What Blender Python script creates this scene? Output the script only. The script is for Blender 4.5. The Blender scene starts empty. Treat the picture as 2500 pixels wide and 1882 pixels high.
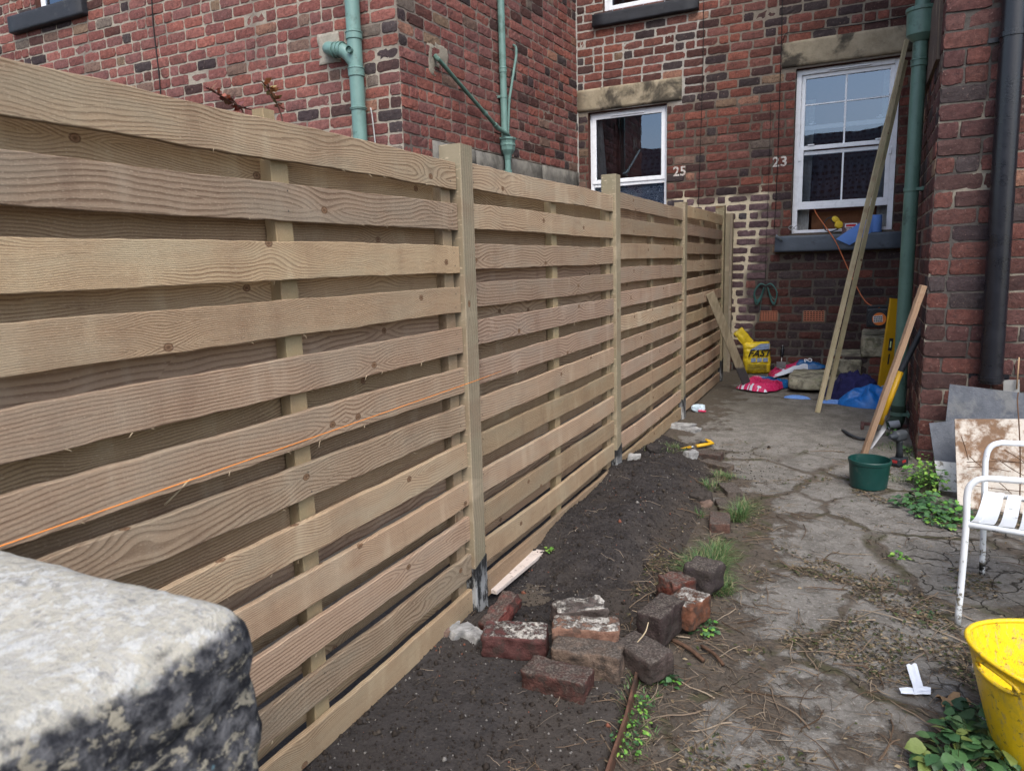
import bpy, math, random
import numpy as np
from mathutils import Vector, Matrix, noise as mn
R_=math.radians
random.seed(7); RNG=np.random.default_rng(7)
sc=bpy.context.scene; COL=sc.collection
# ---------------------------------------------------------------- camera
CAM=np.array([1.4105,-2.456,1.3619]); YAW,PIT,ROL,FPX=-.4546,-.1664,.0295,1756.2
def camrot():
    f=np.array([math.sin(YAW)*math.cos(PIT),math.cos(YAW)*math.cos(PIT),math.sin(PIT)])
    r0=np.array([math.cos(YAW),-math.sin(YAW),0.]); d0=np.cross(f,r0)
    return np.array([math.cos(ROL)*r0+math.sin(ROL)*d0,-math.sin(ROL)*r0+math.cos(ROL)*d0,f])
CR=camrot()
cam=bpy.data.cameras.new('camera'); co=bpy.data.objects.new('camera',cam); COL.objects.link(co)
M=Matrix.Identity(4)
for i in range(3):
    M[i][0]=CR[0][i]; M[i][1]=-CR[1][i]; M[i][2]=-CR[2][i]; M[i][3]=CAM[i]
co.matrix_world=M; cam.sensor_width=36; cam.lens=FPX/2500*36; cam.clip_start=.02; cam.clip_end=400
cam.dof.use_dof=True; cam.dof.focus_distance=4.0; cam.dof.aperture_fstop=7.0
sc.camera=co
# ---------------------------------------------------------------- light
SUN_EL,SUN_ROT=R_(52),R_(150)
w=bpy.data.worlds.new('World'); sc.world=w; w.use_nodes=True
wn=w.node_tree; bg=wn.nodes['Background']; bg.inputs[1].default_value=.15
sky=wn.nodes.new('ShaderNodeTexSky'); sky.sky_type='NISHITA'; sky.sun_disc=False
sky.sun_elevation=SUN_EL; sky.sun_rotation=SUN_ROT; sky.air_density=1.0; sky.dust_density=3.0
hs=wn.nodes.new('ShaderNodeHueSaturation'); hs.inputs['Saturation'].default_value=.85; hs.inputs['Value'].default_value=1.0
wn.links.new(sky.outputs[0],hs.inputs['Color']); wn.links.new(hs.outputs[0],bg.inputs[0])
sl=bpy.data.lights.new('sun','SUN'); sl.energy=.9; sl.angle=R_(35); sl.color=(1,.985,.96)
so=bpy.data.objects.new('sun',sl); COL.objects.link(so)
# sun to the right of and behind the camera
sd=Vector((math.sin(SUN_ROT)*math.cos(SUN_EL),math.cos(SUN_ROT)*math.cos(SUN_EL),math.sin(SUN_EL)))
so.rotation_euler=sd.to_track_quat('Z','Y').to_euler()
sc.view_settings.view_transform='Standard'; sc.view_settings.look='None'
sc.view_settings.exposure=1.2; sc.view_settings.gamma=1; sc.view_settings.use_curve_mapping=False
# ---------------------------------------------------------------- survey helpers (metres on real planes)
def at(u,v,ax,val):
    d=CR.T@np.array([(u-1250)/FPX,(v-941)/FPX,1.]); t=(val-CAM[ax])/d[ax]
    return CAM+t*d
def gz(y): return -.13+.018*(min(max(y,-1),7)+1)
def gp(u,v,off=0.):
    z=-.1
    for _ in range(12):
        P=at(u,v,2,z); z=gz(P[1])+off
    return P
# ---------------------------------------------------------------- naming helpers
def tag(o,label=None,cat=None,group=None,kind=None):
    if label:o['label']=label
    if cat:o['category']=cat
    if group:o['group']=group
    if kind:o['kind']=kind
    return o
def empty(name,loc=(0,0,0)):
    o=bpy.data.objects.new(name,None); COL.objects.link(o); o.location=loc; return o
def child(o,par):
    o.parent=par; o.matrix_parent_inverse=Matrix.Translation(-Vector(par_loc(par))); return o
def par_loc(p):
    l=Vector(p.location)
    while p.parent is not None: p=p.parent
    return Vector(p.location)
# ---------------------------------------------------------------- mesh accumulator
class MB:
    def __init__(s): s.v=[];s.f=[];s.uv=[];s.c=[];s.m=[];s.n=0
    def add(s,V,F,uv=None,c=(1,1,1),m=0):
        """V (n,3) F list of tuples; uv list per-vertex; c colour or list per-face"""
        V=np.asarray(V,float); b=s.n; s.v.append(V); s.n+=len(V)
        for i,f in enumerate(F):
            s.f.append(tuple(b+k for k in f)); s.m.append(m)
            cc=c[i] if isinstance(c,list) else c
            for k in f:
                s.uv.append((0,0) if uv is None else tuple(uv[k])); s.c.append((cc[0],cc[1],cc[2],1))
    def build(s,name,mats,parent=None,smooth=False,bevel=0,auto=None):
        me=bpy.data.meshes.new(name)
        V=np.concatenate(s.v) if s.v else np.zeros((0,3))
        if parent is not None:
            V=V-np.array(par_loc(parent))
        me.from_pydata(V.tolist(),[],s.f)
        if not isinstance(mats,(list,tuple)): mats=[mats]
        for m in mats: me.materials.append(m)
        me.polygons.foreach_set('material_index',s.m)
        u=me.uv_layers.new(name='UVMap'); u.data.foreach_set('uv',np.array(s.uv,float).ravel())
        a=me.color_attributes.new('col','FLOAT_COLOR','CORNER'); a.data.foreach_set('color',np.array(s.c,float).ravel())
        if smooth: me.polygons.foreach_set('use_smooth',[True]*len(me.polygons))
        me.update()
        o=bpy.data.objects.new(name,me); COL.objects.link(o)
        if parent is not None: o.parent=parent
        if bevel:
            b=o.modifiers.new('bevel','BEVEL'); b.width=bevel; b.segments=2; b.limit_method='ANGLE'; b.angle_limit=R_(40)
        if auto:
            me.polygons.foreach_set('use_smooth',[True]*len(me.polygons)); me.set_sharp_from_angle(angle=R_(auto))
        return o
BF=[(0,3,2,1),(4,5,6,7),(0,1,5,4),(1,2,6,5),(2,3,7,6),(3,0,4,7)]
def box(mb,c,ax,ay,az,c3=(1,1,1),m=0,uvs=1.):
    """centre c, half vectors ax ay az"""
    c=np.array(c,float);ax=np.array(ax,float);ay=np.array(ay,float);az=np.array(az,float)
    V=[c-ax-ay-az,c+ax-ay-az,c+ax+ay-az,c-ax+ay-az,c-ax-ay+az,c+ax-ay+az,c+ax+ay+az,c-ax+ay+az]
    mb.add(V,BF,[(0,0)]*8,c3,m)
def cbox(mb,x0,x1,y0,y1,z0,z1,c3=(1,1,1),m=0):
    box(mb,((x0+x1)/2,(y0+y1)/2,(z0+z1)/2),((x1-x0)/2,0,0),(0,(y1-y0)/2,0),(0,0,(z1-z0)/2),c3,m)
def nrm(a): a=np.array(a,float); return a/max(np.linalg.norm(a),1e-9)
def tube(mb,pts,r,n=12,c=(1,1,1),m=0,cap=True,sx=1.):
    pts=[np.array(p,float) for p in pts]; rs=r if isinstance(r,(list,tuple)) else [r]*len(pts)
    V=[];F=[]; up=None
    for i,p in enumerate(pts):
        t=nrm(pts[min(i+1,len(pts)-1)]-pts[max(i-1,0)])
        if up is None:
            up=np.array([0,0,1.]) if abs(t[2])<.9 else np.array([1.,0,0])
        a=nrm(np.cross(up,t)); b=np.cross(t,a); up=b
        for k in range(n):
            q=2*math.pi*k/n; V.append(p+rs[i]*(math.cos(q)*a*sx+math.sin(q)*b))
    for i in range(len(pts)-1):
        for k in range(n):
            k2=(k+1)%n; F.append((i*n+k,i*n+k2,(i+1)*n+k2,(i+1)*n+k))
    if cap:
        F.append(tuple(range(n-1,-1,-1))); F.append(tuple((len(pts)-1)*n+k for k in range(n)))
    mb.add(V,F,[(0,0)]*len(V),c,m)
def bez(P,k=8):
    """smooth a polyline (Catmull-Rom)"""
    P=[np.array(p,float) for p in P]; out=[]
    Q=[2*P[0]-P[1]]+P+[2*P[-1]-P[-2]]
    for i in range(1,len(Q)-2):
        for j in range(k):
            t=j/k; out.append(.5*((2*Q[i])+(-Q[i-1]+Q[i+1])*t+(2*Q[i-1]-5*Q[i]+4*Q[i+1]-Q[i+2])*t*t+(-Q[i-1]+3*Q[i]-3*Q[i+1]+Q[i+2])*t**3))
    out.append(P[-1]); return out
def lathe(mb,prof,c,n=48,col=(1,1,1),m=0,sq=(1,1)):
    V=[];F=[]
    for r,z in prof:
        for k in range(n):
            q=2*math.pi*k/n; V.append((c[0]+r*math.cos(q)*sq[0],c[1]+r*math.sin(q)*sq[1],c[2]+z))
    for i in range(len(prof)-1):
        for k in range(n):
            k2=(k+1)%n; F.append((i*n+k,i*n+k2,(i+1)*n+k2,(i+1)*n+k))
    mb.add(V,F,[(0,0)]*len(V),col,m)
def N3(x,y,z,s=1.): return mn.noise(Vector((x*s,y*s,z*s)))
def rnoise(p,s,amp): return np.array(mn.noise_vector(Vector((p[0]*s,p[1]*s,p[2]*s))))*amp
def lump(mb,c,ax,ay,az,round_=.35,n=8,amp=.004,s=20,c3=(1,1,1),m=0,seed=0,chip=0.):
    """rough block (brick, stone): subdivided box, rounded and knocked about"""
    c=np.array(c,float);A=[np.array(a,float) for a in(ax,ay,az)]; L=[np.linalg.norm(a) for a in A]
    idx={};V=[];F=[]
    def vid(i,j,k):
        if (i,j,k) in idx: return idx[(i,j,k)]
        p=np.array([i,j,k],float)/n*2-1
        r=round_*min(L)
        q=p*np.array(L); inner=np.clip(q,-(np.array(L)-r),np.array(L)-r); d=q-inner; dl=np.linalg.norm(d)
        if dl>1e-9:
            q=inner+d/dl*r
        w=c+sum(q[a]/L[a]*A[a] for a in range(3))
        nz=rnoise(w+seed*3.1,s,amp)+rnoise(w+seed*5.7,s*3.3,amp*.45)
        if chip and N3(*(w*9+seed),1)>.18: nz=nz-(w-c)*chip
        w=w+nz
        idx[(i,j,k)]=len(V); V.append(w); return idx[(i,j,k)]
    for a in range(3):
        b,d=(a+1)%3,(a+2)%3
        for side in(0,n):
            for i in range(n):
                for j in range(n):
                    q=[]
                    for (di,dj) in((0,0),(1,0),(1,1),(0,1)):
                        t=[0,0,0];t[a]=side;t[b]=i+di;t[d]=j+dj;q.append(vid(*t))
                    F.append(tuple(q) if side else tuple(q[::-1]))
    mb.add(V,F,[(0,0)]*len(V),c3,m)
# ---------------------------------------------------------------- shader helper
class G:
    def __init__(s,name,rough=.8,spec=.3,metal=0.):
        s.mat=bpy.data.materials.new(name); s.mat.use_nodes=True; s.t=s.mat.node_tree
        s.b=s.t.nodes['Principled BSDF']; s.b.inputs['Roughness'].default_value=rough
        s.b.inputs['Specular IOR Level'].default_value=spec; s.b.inputs['Metallic'].default_value=metal
    def nd(s,typ,ins=None,**kw):
        n=s.t.nodes.new('ShaderNode'+typ)
        for k,v in kw.items(): setattr(n,k,v)
        for k,v in (ins or {}).items(): s.put(n.inputs[k],v)
        return n
    def put(s,sock,v):
        if isinstance(v,bpy.types.NodeSocket): s.t.links.new(v,sock)
        elif isinstance(v,bpy.types.Node): s.t.links.new(v.outputs[0],sock)
        else:
            if isinstance(v,(tuple,list)) and len(v)==3 and sock.type=='RGBA': v=(*v,1)
            sock.default_value=v
    def obj(s): return s.nd('TexCoord').outputs['Object']
    def uv(s): return s.nd('TexCoord').outputs['UV']
    def geo(s): return s.nd('NewGeometry').outputs['Position']
    def mp(s,vec,sc=(1,1,1),loc=(0,0,0),rot=(0,0,0)):
        return s.nd('Mapping',{'Vector':vec,'Scale':sc,'Location':loc,'Rotation':rot}).outputs[0]
    def noise(s,vec,scale=5,det=4,rough=.55,dist=0.,col=False):
        n=s.nd('TexNoise',{'Vector':vec,'Scale':scale,'Detail':det,'Roughness':rough,'Distortion':dist}); return n.outputs[1 if col else 0]
    def vor(s,vec,scale=5,feat='F1',rand=1.,out=0):
        n=s.nd('TexVoronoi',{'Vector':vec,'Scale':scale,'Randomness':rand},feature=feat); return n.outputs[out]
    def m(s,op,a,b=0.,c=0.,clamp=False):
        n=s.nd('Math',{0:a,1:b,2:c},operation=op); n.use_clamp=clamp; return n.outputs[0]
    def vm(s,op,a,b=(0,0,0)):
        n=s.nd('VectorMath',{0:a,1:b},operation=op); return n.outputs[1] if op=='LENGTH' else n.outputs[0]
    def rng(s,v,a,b,c=0.,d=1.,sm=True):
        n=s.nd('MapRange',{0:v,1:a,2:b,3:c,4:d}); n.interpolation_type='SMOOTHSTEP' if sm else 'LINEAR'; return n.outputs[0]
    def mix(s,f,a,b,mode='MIX'):
        n=s.nd('Mix',data_type='RGBA',blend_type=mode); n.clamp_factor=True
        s.put(n.inputs[0],f); s.put(n.inputs[6],a); s.put(n.inputs[7],b); return n.outputs[2]
    def ramp(s,f,stops):
        n=s.nd('ValToRGB',{0:f}); r=n.color_ramp
        while len(r.elements)<len(stops): r.elements.new(.5)
        for e,(p,c) in zip(r.elements,stops): e.position=p; e.color=(*c,1)
        return n.outputs[0]
    def xyz(s,vec): return s.nd('SeparateXYZ',{0:vec}).outputs
    def cxyz(s,x,y,z): return s.nd('CombineXYZ',{0:x,1:y,2:z}).outputs[0]
    def attr(s,name='col'):
        n=s.nd('Attribute'); n.attribute_name=name; return n.outputs['Color']
    def bump(s,h,dist=.002,strength=1.,normal=None):
        n=s.nd('Bump',{'Height':h,'Distance':dist,'Strength':strength})
        if normal is not None: s.put(n.inputs['Normal'],normal)
        return n.outputs[0]
    def out(s,col=None,rough=None,normal=None):
        if col is not None: s.put(s.b.inputs['Base Color'],col)
        if rough is not None: s.put(s.b.inputs['Roughness'],rough)
        if normal is not None: s.put(s.b.inputs['Normal'],normal)
        return s.mat
def plain(name,col,rough=.5,spec=.4,metal=0.,var=.15,scale=14.,bump=.0005,dirt=None,dirt_amt=.5,dscale=6.):
    """painted / moulded surface with uneven tone, faint bump and optional grime"""
    g=G(name,rough,spec,metal); v=g.geo()
    n=g.noise(v,scale,5,.6)
    c=g.mix(g.rng(n,.25,.75),tuple(x*(1-var) for x in col),tuple(min(1,x*(1+var)) for x in col))
    if dirt is not None:
        d=g.noise(v,dscale,8,.72); c=g.mix(g.m('MULTIPLY',g.rng(d,.62-.2*dirt_amt,.74-.1*dirt_amt),.85),c,dirt)
    return g.out(c,g.rng(n,0,1,max(.05,rough-.12),min(1,rough+.12)),g.bump(g.noise(v,scale*6,4),bump))
# ================================================================ materials
def wood(name,early,late,green=(.30,.29,.17),gf=.35,ring=.0075,fuzz=1.,rough=.85,knots=1.,vari=.22,contrast=1.):
    """sawn softwood: u runs along the grain in metres, v across; col = per-board random numbers"""
    g=G(name,rough,.2)
    x=g.xyz(g.uv()); rnd=g.xyz(g.attr()); 
    u=x[0]; v=x[1]
    vv=g.cxyz(g.m('MULTIPLY',u,1.6),g.m('MULTIPLY',v,5.),0.)
    vo=g.nd('TexVoronoi',{'Vector':vv,'Scale':1.,'Randomness':.95},voronoi_dimensions='2D')
    pos=g.xyz(vo.outputs['Position'])
    du=g.m('SUBTRACT',u,g.m('DIVIDE',pos[0],1.6)); dv=g.m('SUBTRACT',v,g.m('DIVIDE',pos[1],5.))
    d=g.m('SQRT',g.m('ADD',g.m('MULTIPLY',g.m('MULTIPLY',du,du),.62),g.m('MULTIPLY',dv,dv)))
    bend=g.m('MULTIPLY',g.m('EXPONENT',g.m('MULTIPLY',g.m('MULTIPLY',du,du),-170.)),g.m('MULTIPLY',g.m('EXPONENT',g.m('MULTIPLY',g.m('ABSOLUTE',dv),-13.)),.03))
    sgn=g.m('SIGN',dv)
    wv=g.noise(g.cxyz(g.m('MULTIPLY',u,1.6),g.m('MULTIPLY',v,g.rng(rnd[0],.45,.8,1.,5.)),rnd[2]),1.,2,.5)
    wf=g.noise(g.cxyz(g.m('MULTIPLY',u,11.),g.m('MULTIPLY',v,7.),rnd[2]),1.,3,.55)
    flat=g.m('MULTIPLY',g.rng(rnd[0],.25,.8),.16)     # how far the rings wander: cathedral boards against quarter-sawn ones
    r=g.m('ADD',v,g.m('MULTIPLY',g.m('SUBTRACT',wv,.5),g.m('ADD',.022,g.m('MULTIPLY',flat,.8))))
    r=g.m('ADD',r,g.m('MULTIPLY',g.m('SUBTRACT',wf,.5),.007))
    r=g.m('ADD',r,g.m('MULTIPLY',g.m('MULTIPLY',bend,sgn),knots))
    ph=g.m('FRACT',g.m('DIVIDE',r,g.m('MULTIPLY',g.rng(rnd[1],0,1,.7,1.9),ring)))
    saw=g.m('MULTIPLY',g.rng(ph,.30,.84),g.rng(ph,.88,1.,1.,0.))
    fib=g.noise(g.cxyz(g.m('MULTIPLY',u,40.),g.m('MULTIPLY',v,900.),0.),1.,3,.6)
    f=g.m('MULTIPLY',saw,g.rng(fib,.2,.7,.55*contrast,1.*contrast))
    band=g.noise(g.cxyz(g.m('MULTIPLY',u,1.1),g.m('MULTIPLY',r,60.),rnd[1]),1.,2,.6)
    c=g.mix(g.m('MULTIPLY',f,g.rng(band,.3,.65,.55,1.)),early,late)
    # ripple shading round knots, put into the colour as slow light and dark waves
    rip_shade=g.noise(g.cxyz(g.m('MULTIPLY',u,7.),g.m('MULTIPLY',v,2.),rnd[0]),1.,3,.6)
    c=g.mix(g.m('MULTIPLY',g.rng(rip_shade,.5,.72),.38),c,(.19,.115,.075)); c=g.mix(g.m('MULTIPLY',g.rng(rip_shade,.45,.3),.3),c,(.52,.43,.31))
    big=g.noise(g.cxyz(g.m('MULTIPLY',u,2.2),g.m('MULTIPLY',v,7.),4.),1.,4,.6)
    c=g.mix(g.m('MULTIPLY',g.rng(big,.42,.68),gf),c,green)
    st=g.noise(g.cxyz(g.m('MULTIPLY',u,7.),g.m('MULTIPLY',v,24.),9.),1.,5,.65)
    c=g.mix(g.m('MULTIPLY',g.rng(st,.55,.8),.35),c,(.13,.085,.055))
    tone=g.rng(rnd[2],0,1,1-vari,1+vari,False)
    c=g.mix(1.,c,g.cxyz(tone,g.m('MULTIPLY',tone,g.rng(rnd[0],0,1,.965,1.02,False)),g.m('MULTIPLY',tone,g.rng(rnd[1],0,1,.9,1.05,False))),'MULTIPLY')
    kr=g.rng(g.m('FRACT',g.m('MULTIPLY',d,130.)),.2,.9,.25,1.)
    kn=g.m('MULTIPLY',g.rng(g.m('ADD',d,g.m('MULTIPLY',g.m('SUBTRACT',st,.5),.006)),.009,.0125,1.,0.),knots)
    c=g.mix(kn,c,g.mix(kr,(.085,.045,.024),(.22,.13,.075)))
    # saw marks across the board
    sw=g.noise(g.cxyz(g.m('MULTIPLY',u,260.),g.m('MULTIPLY',v,9.),2.),1.,2,.5)
    h=g.m('ADD',g.m('MULTIPLY',saw,-.38),g.m('ADD',g.m('MULTIPLY',fib,.9*fuzz),g.m('MULTIPLY',sw,.35*fuzz)))
    sp=g.noise(g.cxyz(g.m('MULTIPLY',u,110.),g.m('MULTIPLY',v,420.),5.),1.,3,.6)
    h=g.m('ADD',h,g.m('MULTIPLY',sp,.8*fuzz))
    c=g.mix(g.m('MULTIPLY',g.rng(sp,.58,.7),.5),c,(.62,.5,.36))
    return g.out(c,rough,g.bump(h,.0016,.85))
W_SLAT=wood('sawn_slat_wood',(.385,.28,.188),(.145,.086,.052),green=(.32,.272,.2),gf=.5,ring=.0075,vari=.24)
W_BACK=wood('sawn_back_slat_wood',(.37,.26,.165),(.15,.088,.052),green=(.31,.225,.145),gf=.45,ring=.009)
W_BAT=wood('batten_wood',(.34,.265,.165),(.22,.155,.09),ring=.005,fuzz=.6,knots=.6,green=(.27,.245,.15),gf=.5)
W_POST=wood('green_treated_post_wood',(.265,.225,.155),(.175,.14,.09),green=(.185,.175,.115),gf=.6,ring=.012,fuzz=.5,contrast=.8,vari=.1)
W_POLE=wood('planed_batten_wood',(.43,.375,.245),(.29,.24,.145),green=(.27,.27,.14),gf=.4,ring=.011,fuzz=.35,contrast=.7,vari=.08)
W_PLANK=wood('rough_plank_wood',(.33,.22,.14),(.22,.135,.08),green=(.25,.21,.17),gf=.5,ring=.012,fuzz=.4,contrast=.6,vari=.05)
W_GREY=wood('weathered_plank_wood',(.25,.215,.16),(.15,.12,.085),green=(.17,.15,.12),gf=.5,ring=.01,fuzz=.8,vari=.05)
def bitumen():
    g=G('bitumen_sleeve',.55,.4); v=g.geo(); x=g.xyz(v)
    n=g.noise(g.mp(v,(70,70,14)),1.,6,.7); z=g.rng(x[2],-.02,.2,1.,0.)
    n2=g.noise(v,9,5,.7)
    f=g.m('MULTIPLY',g.rng(g.m('ADD',n,g.m('MULTIPLY',g.m('SUBTRACT',n2,.5),.7)),.43,.56),g.m('MULTIPLY',z,.95))
    return g.out(g.mix(f,(.012,.013,.014),(.33,.34,.34)),.6,g.bump(n,.002))
BITUM=bitumen()
def brick_mat():
    g=G('old_red_brick',.88,.2); v=g.geo(); c=g.attr()
    n=g.noise(v,26,6,.65); n2=g.noise(v,68,6,.78); n3=g.noise(v,5.5,5,.6)
    c=g.mix(g.rng(n,.3,.7,0,.75),c,g.mix(1.,c,(.5,.44,.46),'MULTIPLY'))
    c=g.mix(g.m('MULTIPLY',g.rng(n3,.52,.72),.4),c,(.035,.027,.027))
    c=g.mix(g.m('MULTIPLY',g.rng(n2,.53,.63),.75),c,(.045,.028,.027))
    n4=g.noise(v,46,5,.7)
    c=g.mix(g.m('MULTIPLY',g.rng(n4,.6,.7),.45),c,(.36,.25,.21))
    cr=g.vor(v,34,'DISTANCE_TO_EDGE'); 
    h=g.m('ADD',g.m('ADD',n,g.m('MULTIPLY',n2,.7)),g.m('MULTIPLY',g.rng(cr,0,.06),.25))
    return g.out(c,.9,g.bump(h,.005,.9))
BRICK=brick_mat()
def mortar_mat():
    """old joints: pale lime mortar, sooty in places, a band freshly repointed in yellow sand mortar"""
    g=G('wall_mortar',.95,.1); v=g.geo(); c=g.attr()
    n=g.noise(v,30,6,.65); n2=g.noise(v,140,3,.6)
    n3=g.noise(v,3.2,4,.6)
    c=g.mix(g.m('MULTIPLY',g.rng(n3,.55,.75),.3),c,(.07,.06,.055))
    c=g.mix(g.rng(n,.35,.7,0,.5),c,g.mix(1.,c,(.55,.52,.5),'MULTIPLY'))
    return g.out(c,.95,g.bump(g.m('ADD',n,g.m('MULTIPLY',n2,.6)),.006))
MORTAR=mortar_mat()
def stone_mat(name,a,b,black=(.03,.027,.024),bf=.5,bs=3.,moss=None,mossf=.3,bumpd=.004,sc=1.):
    g=G(name,.9,.2); v=g.geo()
    n=g.noise(v,9*sc,7,.65); n2=g.noise(v,70*sc,4,.6); n3=g.noise(v,bs,6,.62,.3)
    c=g.mix(g.rng(n,.3,.7),a,b)
    c=g.mix(g.m('MULTIPLY',g.rng(n2,.5,.8),.3),c,tuple(min(1,x*1.35) for x in b))
    c=g.mix(g.m('MULTIPLY',g.rng(n3,.46,.6),bf),c,black)
    if moss: c=g.mix(g.m('MULTIPLY',g.rng(g.noise(v,7*sc,6,.7),.52,.62),mossf),c,moss)
    return g.out(c,.92,g.bump(g.m('ADD',n,g.m('MULTIPLY',n2,.4)),bumpd))
LINTEL=stone_mat('soot_stained_sandstone',(.25,.21,.145),(.35,.30,.215),bf=.85,bs=2.6)
BAND=stone_mat('grey_stone_band',(.13,.125,.115),(.2,.19,.165),bf=.5,bs=3.5)
STEP=stone_mat('grey_yellow_step_stone',(.24,.225,.17),(.36,.34,.25),bf=.6,bs=8,moss=(.09,.10,.045),mossf=.5,bumpd=.012)
def coping_mat():
    g=G('lichen_covered_stone',.9,.2); v=g.geo(); x=g.xyz(v); nz=g.xyz(g.nd('NewGeometry').outputs['Normal'])[2]
    n=g.noise(v,34,6,.7); n2=g.noise(v,120,4,.65); n3=g.noise(g.mp(v,(1,2.4,2.4),rot=(0,0,.3)),17,6,.65,.4)
    c=g.ramp(n3,[(.3,(.19,.185,.18)),(.42,(.31,.30,.26)),(.5,(.38,.36,.30)),(.6,(.33,.32,.285)),(.72,(.43,.42,.385))])
    c=g.mix(g.m('MULTIPLY',g.rng(n,.5,.6),.7),c,(.47,.475,.46))
    c=g.mix(g.m('MULTIPLY',g.rng(n2,.54,.66),.45),c,(.36,.33,.25))
    c=g.mix(g.m('MULTIPLY',g.rng(g.noise(v,75,7,.8),.54,.66),.6),c,(.12,.12,.135))
    # the weathered side faces carry black crust with buff windows
    s=g.noise(g.mp(v,(1.,1.,1.5)),19,6,.68,.5)
    face=g.rng(g.m('ADD',nz,g.m('MULTIPLY',g.m('SUBTRACT',g.noise(v,13,5,.65),.5),1.1)),.5,.78,1.,0.)
    crust=g.mix(g.rng(g.m('ADD',s,g.m('MULTIPLY',g.m('SUBTRACT',n2,.5),.35)),.53,.6),g.mix(g.rng(n,.4,.65),(.02,.021,.025),(.12,.12,.125)),(.24,.22,.17))
    crust=g.mix(g.m('MULTIPLY',g.rng(g.noise(v,26,3,.5,.2),.69,.73),.7),crust,(.13,.25,.30))
    c=g.mix(face,c,crust)
    return g.out(c,.92,g.bump(g.m('ADD',n,g.m('ADD',g.m('MULTIPLY',s,1.6),g.m('MULTIPLY',n2,.6))),.006,.9))
COPING=coping_mat()
def path_mat():
    g=G('cracked_concrete_path',.93,.15); v=g.geo(); x=g.xyz(v)
    wn=g.noise(v,2.3,4,.6,col=True); wv=g.vm('ADD',v,g.vm('MULTIPLY',g.vm('SUBTRACT',wn,(.5,.5,.5)),(.35,.35,0)))
    wf=g.noise(v,11,3,.6,col=True); wv=g.vm('ADD',wv,g.vm('MULTIPLY',g.vm('SUBTRACT',wf,(.5,.5,.5)),(.05,.05,0)))
    big=g.vor(wv,1.75,'DISTANCE_TO_EDGE'); small=g.vor(wv,7.,'DISTANCE_TO_EDGE')
    n=g.noise(v,8,6,.65); sp=g.noise(v,85,6,.82); sp2=g.noise(v,38,7,.8); lg=g.noise(v,1.3,5,.6)
    c=g.mix(g.rng(n,.3,.7),(.125,.117,.103),(.215,.203,.182))
    c=g.mix(g.m('MULTIPLY',g.rng(sp,.55,.66),.75),c,(.40,.385,.355))
    c=g.mix(g.m('MULTIPLY',g.rng(sp,.42,.32),.7),c,(.055,.05,.045))
    c=g.mix(g.m('MULTIPLY',g.rng(sp2,.48,.68),.6),c,(.075,.066,.053))
    # white lime splashes
    c=g.mix(g.m('MULTIPLY',g.rng(g.noise(v,3.7,6,.72),.68,.76),.6),c,(.5,.5,.49))
    # brown earth trodden over it: thick towards the bed and at the near end, thinner past y = 2
    ne=g.m('SUBTRACT',g.noise(v,5.5,8,.68),.5)
    edge=g.rng(g.m('SUBTRACT',x[0],g.rng(x[1],1.6,3.3,.0,-.8)),.68,1.42,1.,0.)
    near=g.rng(x[1],-.9,.9,.6,0.)
    far=g.rng(x[1],4.3,5.4,0.,.35)
    e=g.m('ADD',g.m('ADD',g.m('MAXIMUM',g.m('MAXIMUM',edge,near),far),.14),g.m('MULTIPLY',ne,3.0))
    e=g.m('ADD',e,g.m('MULTIPLY',g.m('MULTIPLY',g.rng(big,.0,.075,1.,0.),.6),g.rng(x[1],2.6,3.6,1.,.2)))
    soilf=g.rng(e,.5,.78)
    soilf=g.m('MAXIMUM',soilf,g.m('MULTIPLY',g.m('MULTIPLY',g.rng(g.m('ADD',big,g.m('MULTIPLY',ne,.06)),.012,.062,1.,0.),g.rng(x[1],2.4,3.4,1.,0.)),g.rng(g.noise(v,3.1,3,.5),.35,.5,.35,.95)))
    soil=g.mix(g.rng(sp2,.3,.7),(.04,.032,.025),(.115,.093,.071))
    c=g.mix(g.m('MULTIPLY',soilf,.9),c,soil)
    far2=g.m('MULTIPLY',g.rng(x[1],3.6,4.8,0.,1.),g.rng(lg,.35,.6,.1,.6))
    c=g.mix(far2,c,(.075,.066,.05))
    # moss in the joints
    moss=g.m('MULTIPLY',g.m('MULTIPLY',g.rng(big,.012,.05,1.,0.),g.rng(x[1],2.6,3.6,1.,.3)),g.rng(g.noise(v,4,5,.7),.48,.6))
    c=g.mix(g.m('MULTIPLY',moss,.6),c,(.055,.058,.024))
    # crazing on the right-hand slab
    area=g.m('MULTIPLY',g.rng(g.m('ADD',x[0],g.m('MULTIPLY',ne,.4)),1.62,1.75),g.m('MULTIPLY',g.rng(x[1],-.4,.0),g.rng(x[1],2.,2.3,1.,0.)))
    cr=g.m('MULTIPLY',g.rng(small,.006,.03,1.,0.),area)
    jn=g.m('MULTIPLY',g.rng(big,.0,.006,1.,0.),g.m('MULTIPLY',g.rng(g.noise(v,6.,4,.6),.45,.6,.0,.9),g.rng(x[1],2.6,3.6,1.,.12)))
    crack=g.m('MAXIMUM',cr,jn)
    c=g.mix(g.m('MULTIPLY',crack,.85),c,(.03,.026,.02))
    h=g.m('ADD',g.m('MULTIPLY',sp,.7),g.m('ADD',g.m('MULTIPLY',sp2,1.),g.m('MULTIPLY',crack,-1.6)))
    h=g.m('ADD',h,g.m('MULTIPLY',soilf,.8))
    return g.out(c,.95,g.bump(h,.008,.9))
PATH=path_mat()
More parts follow.
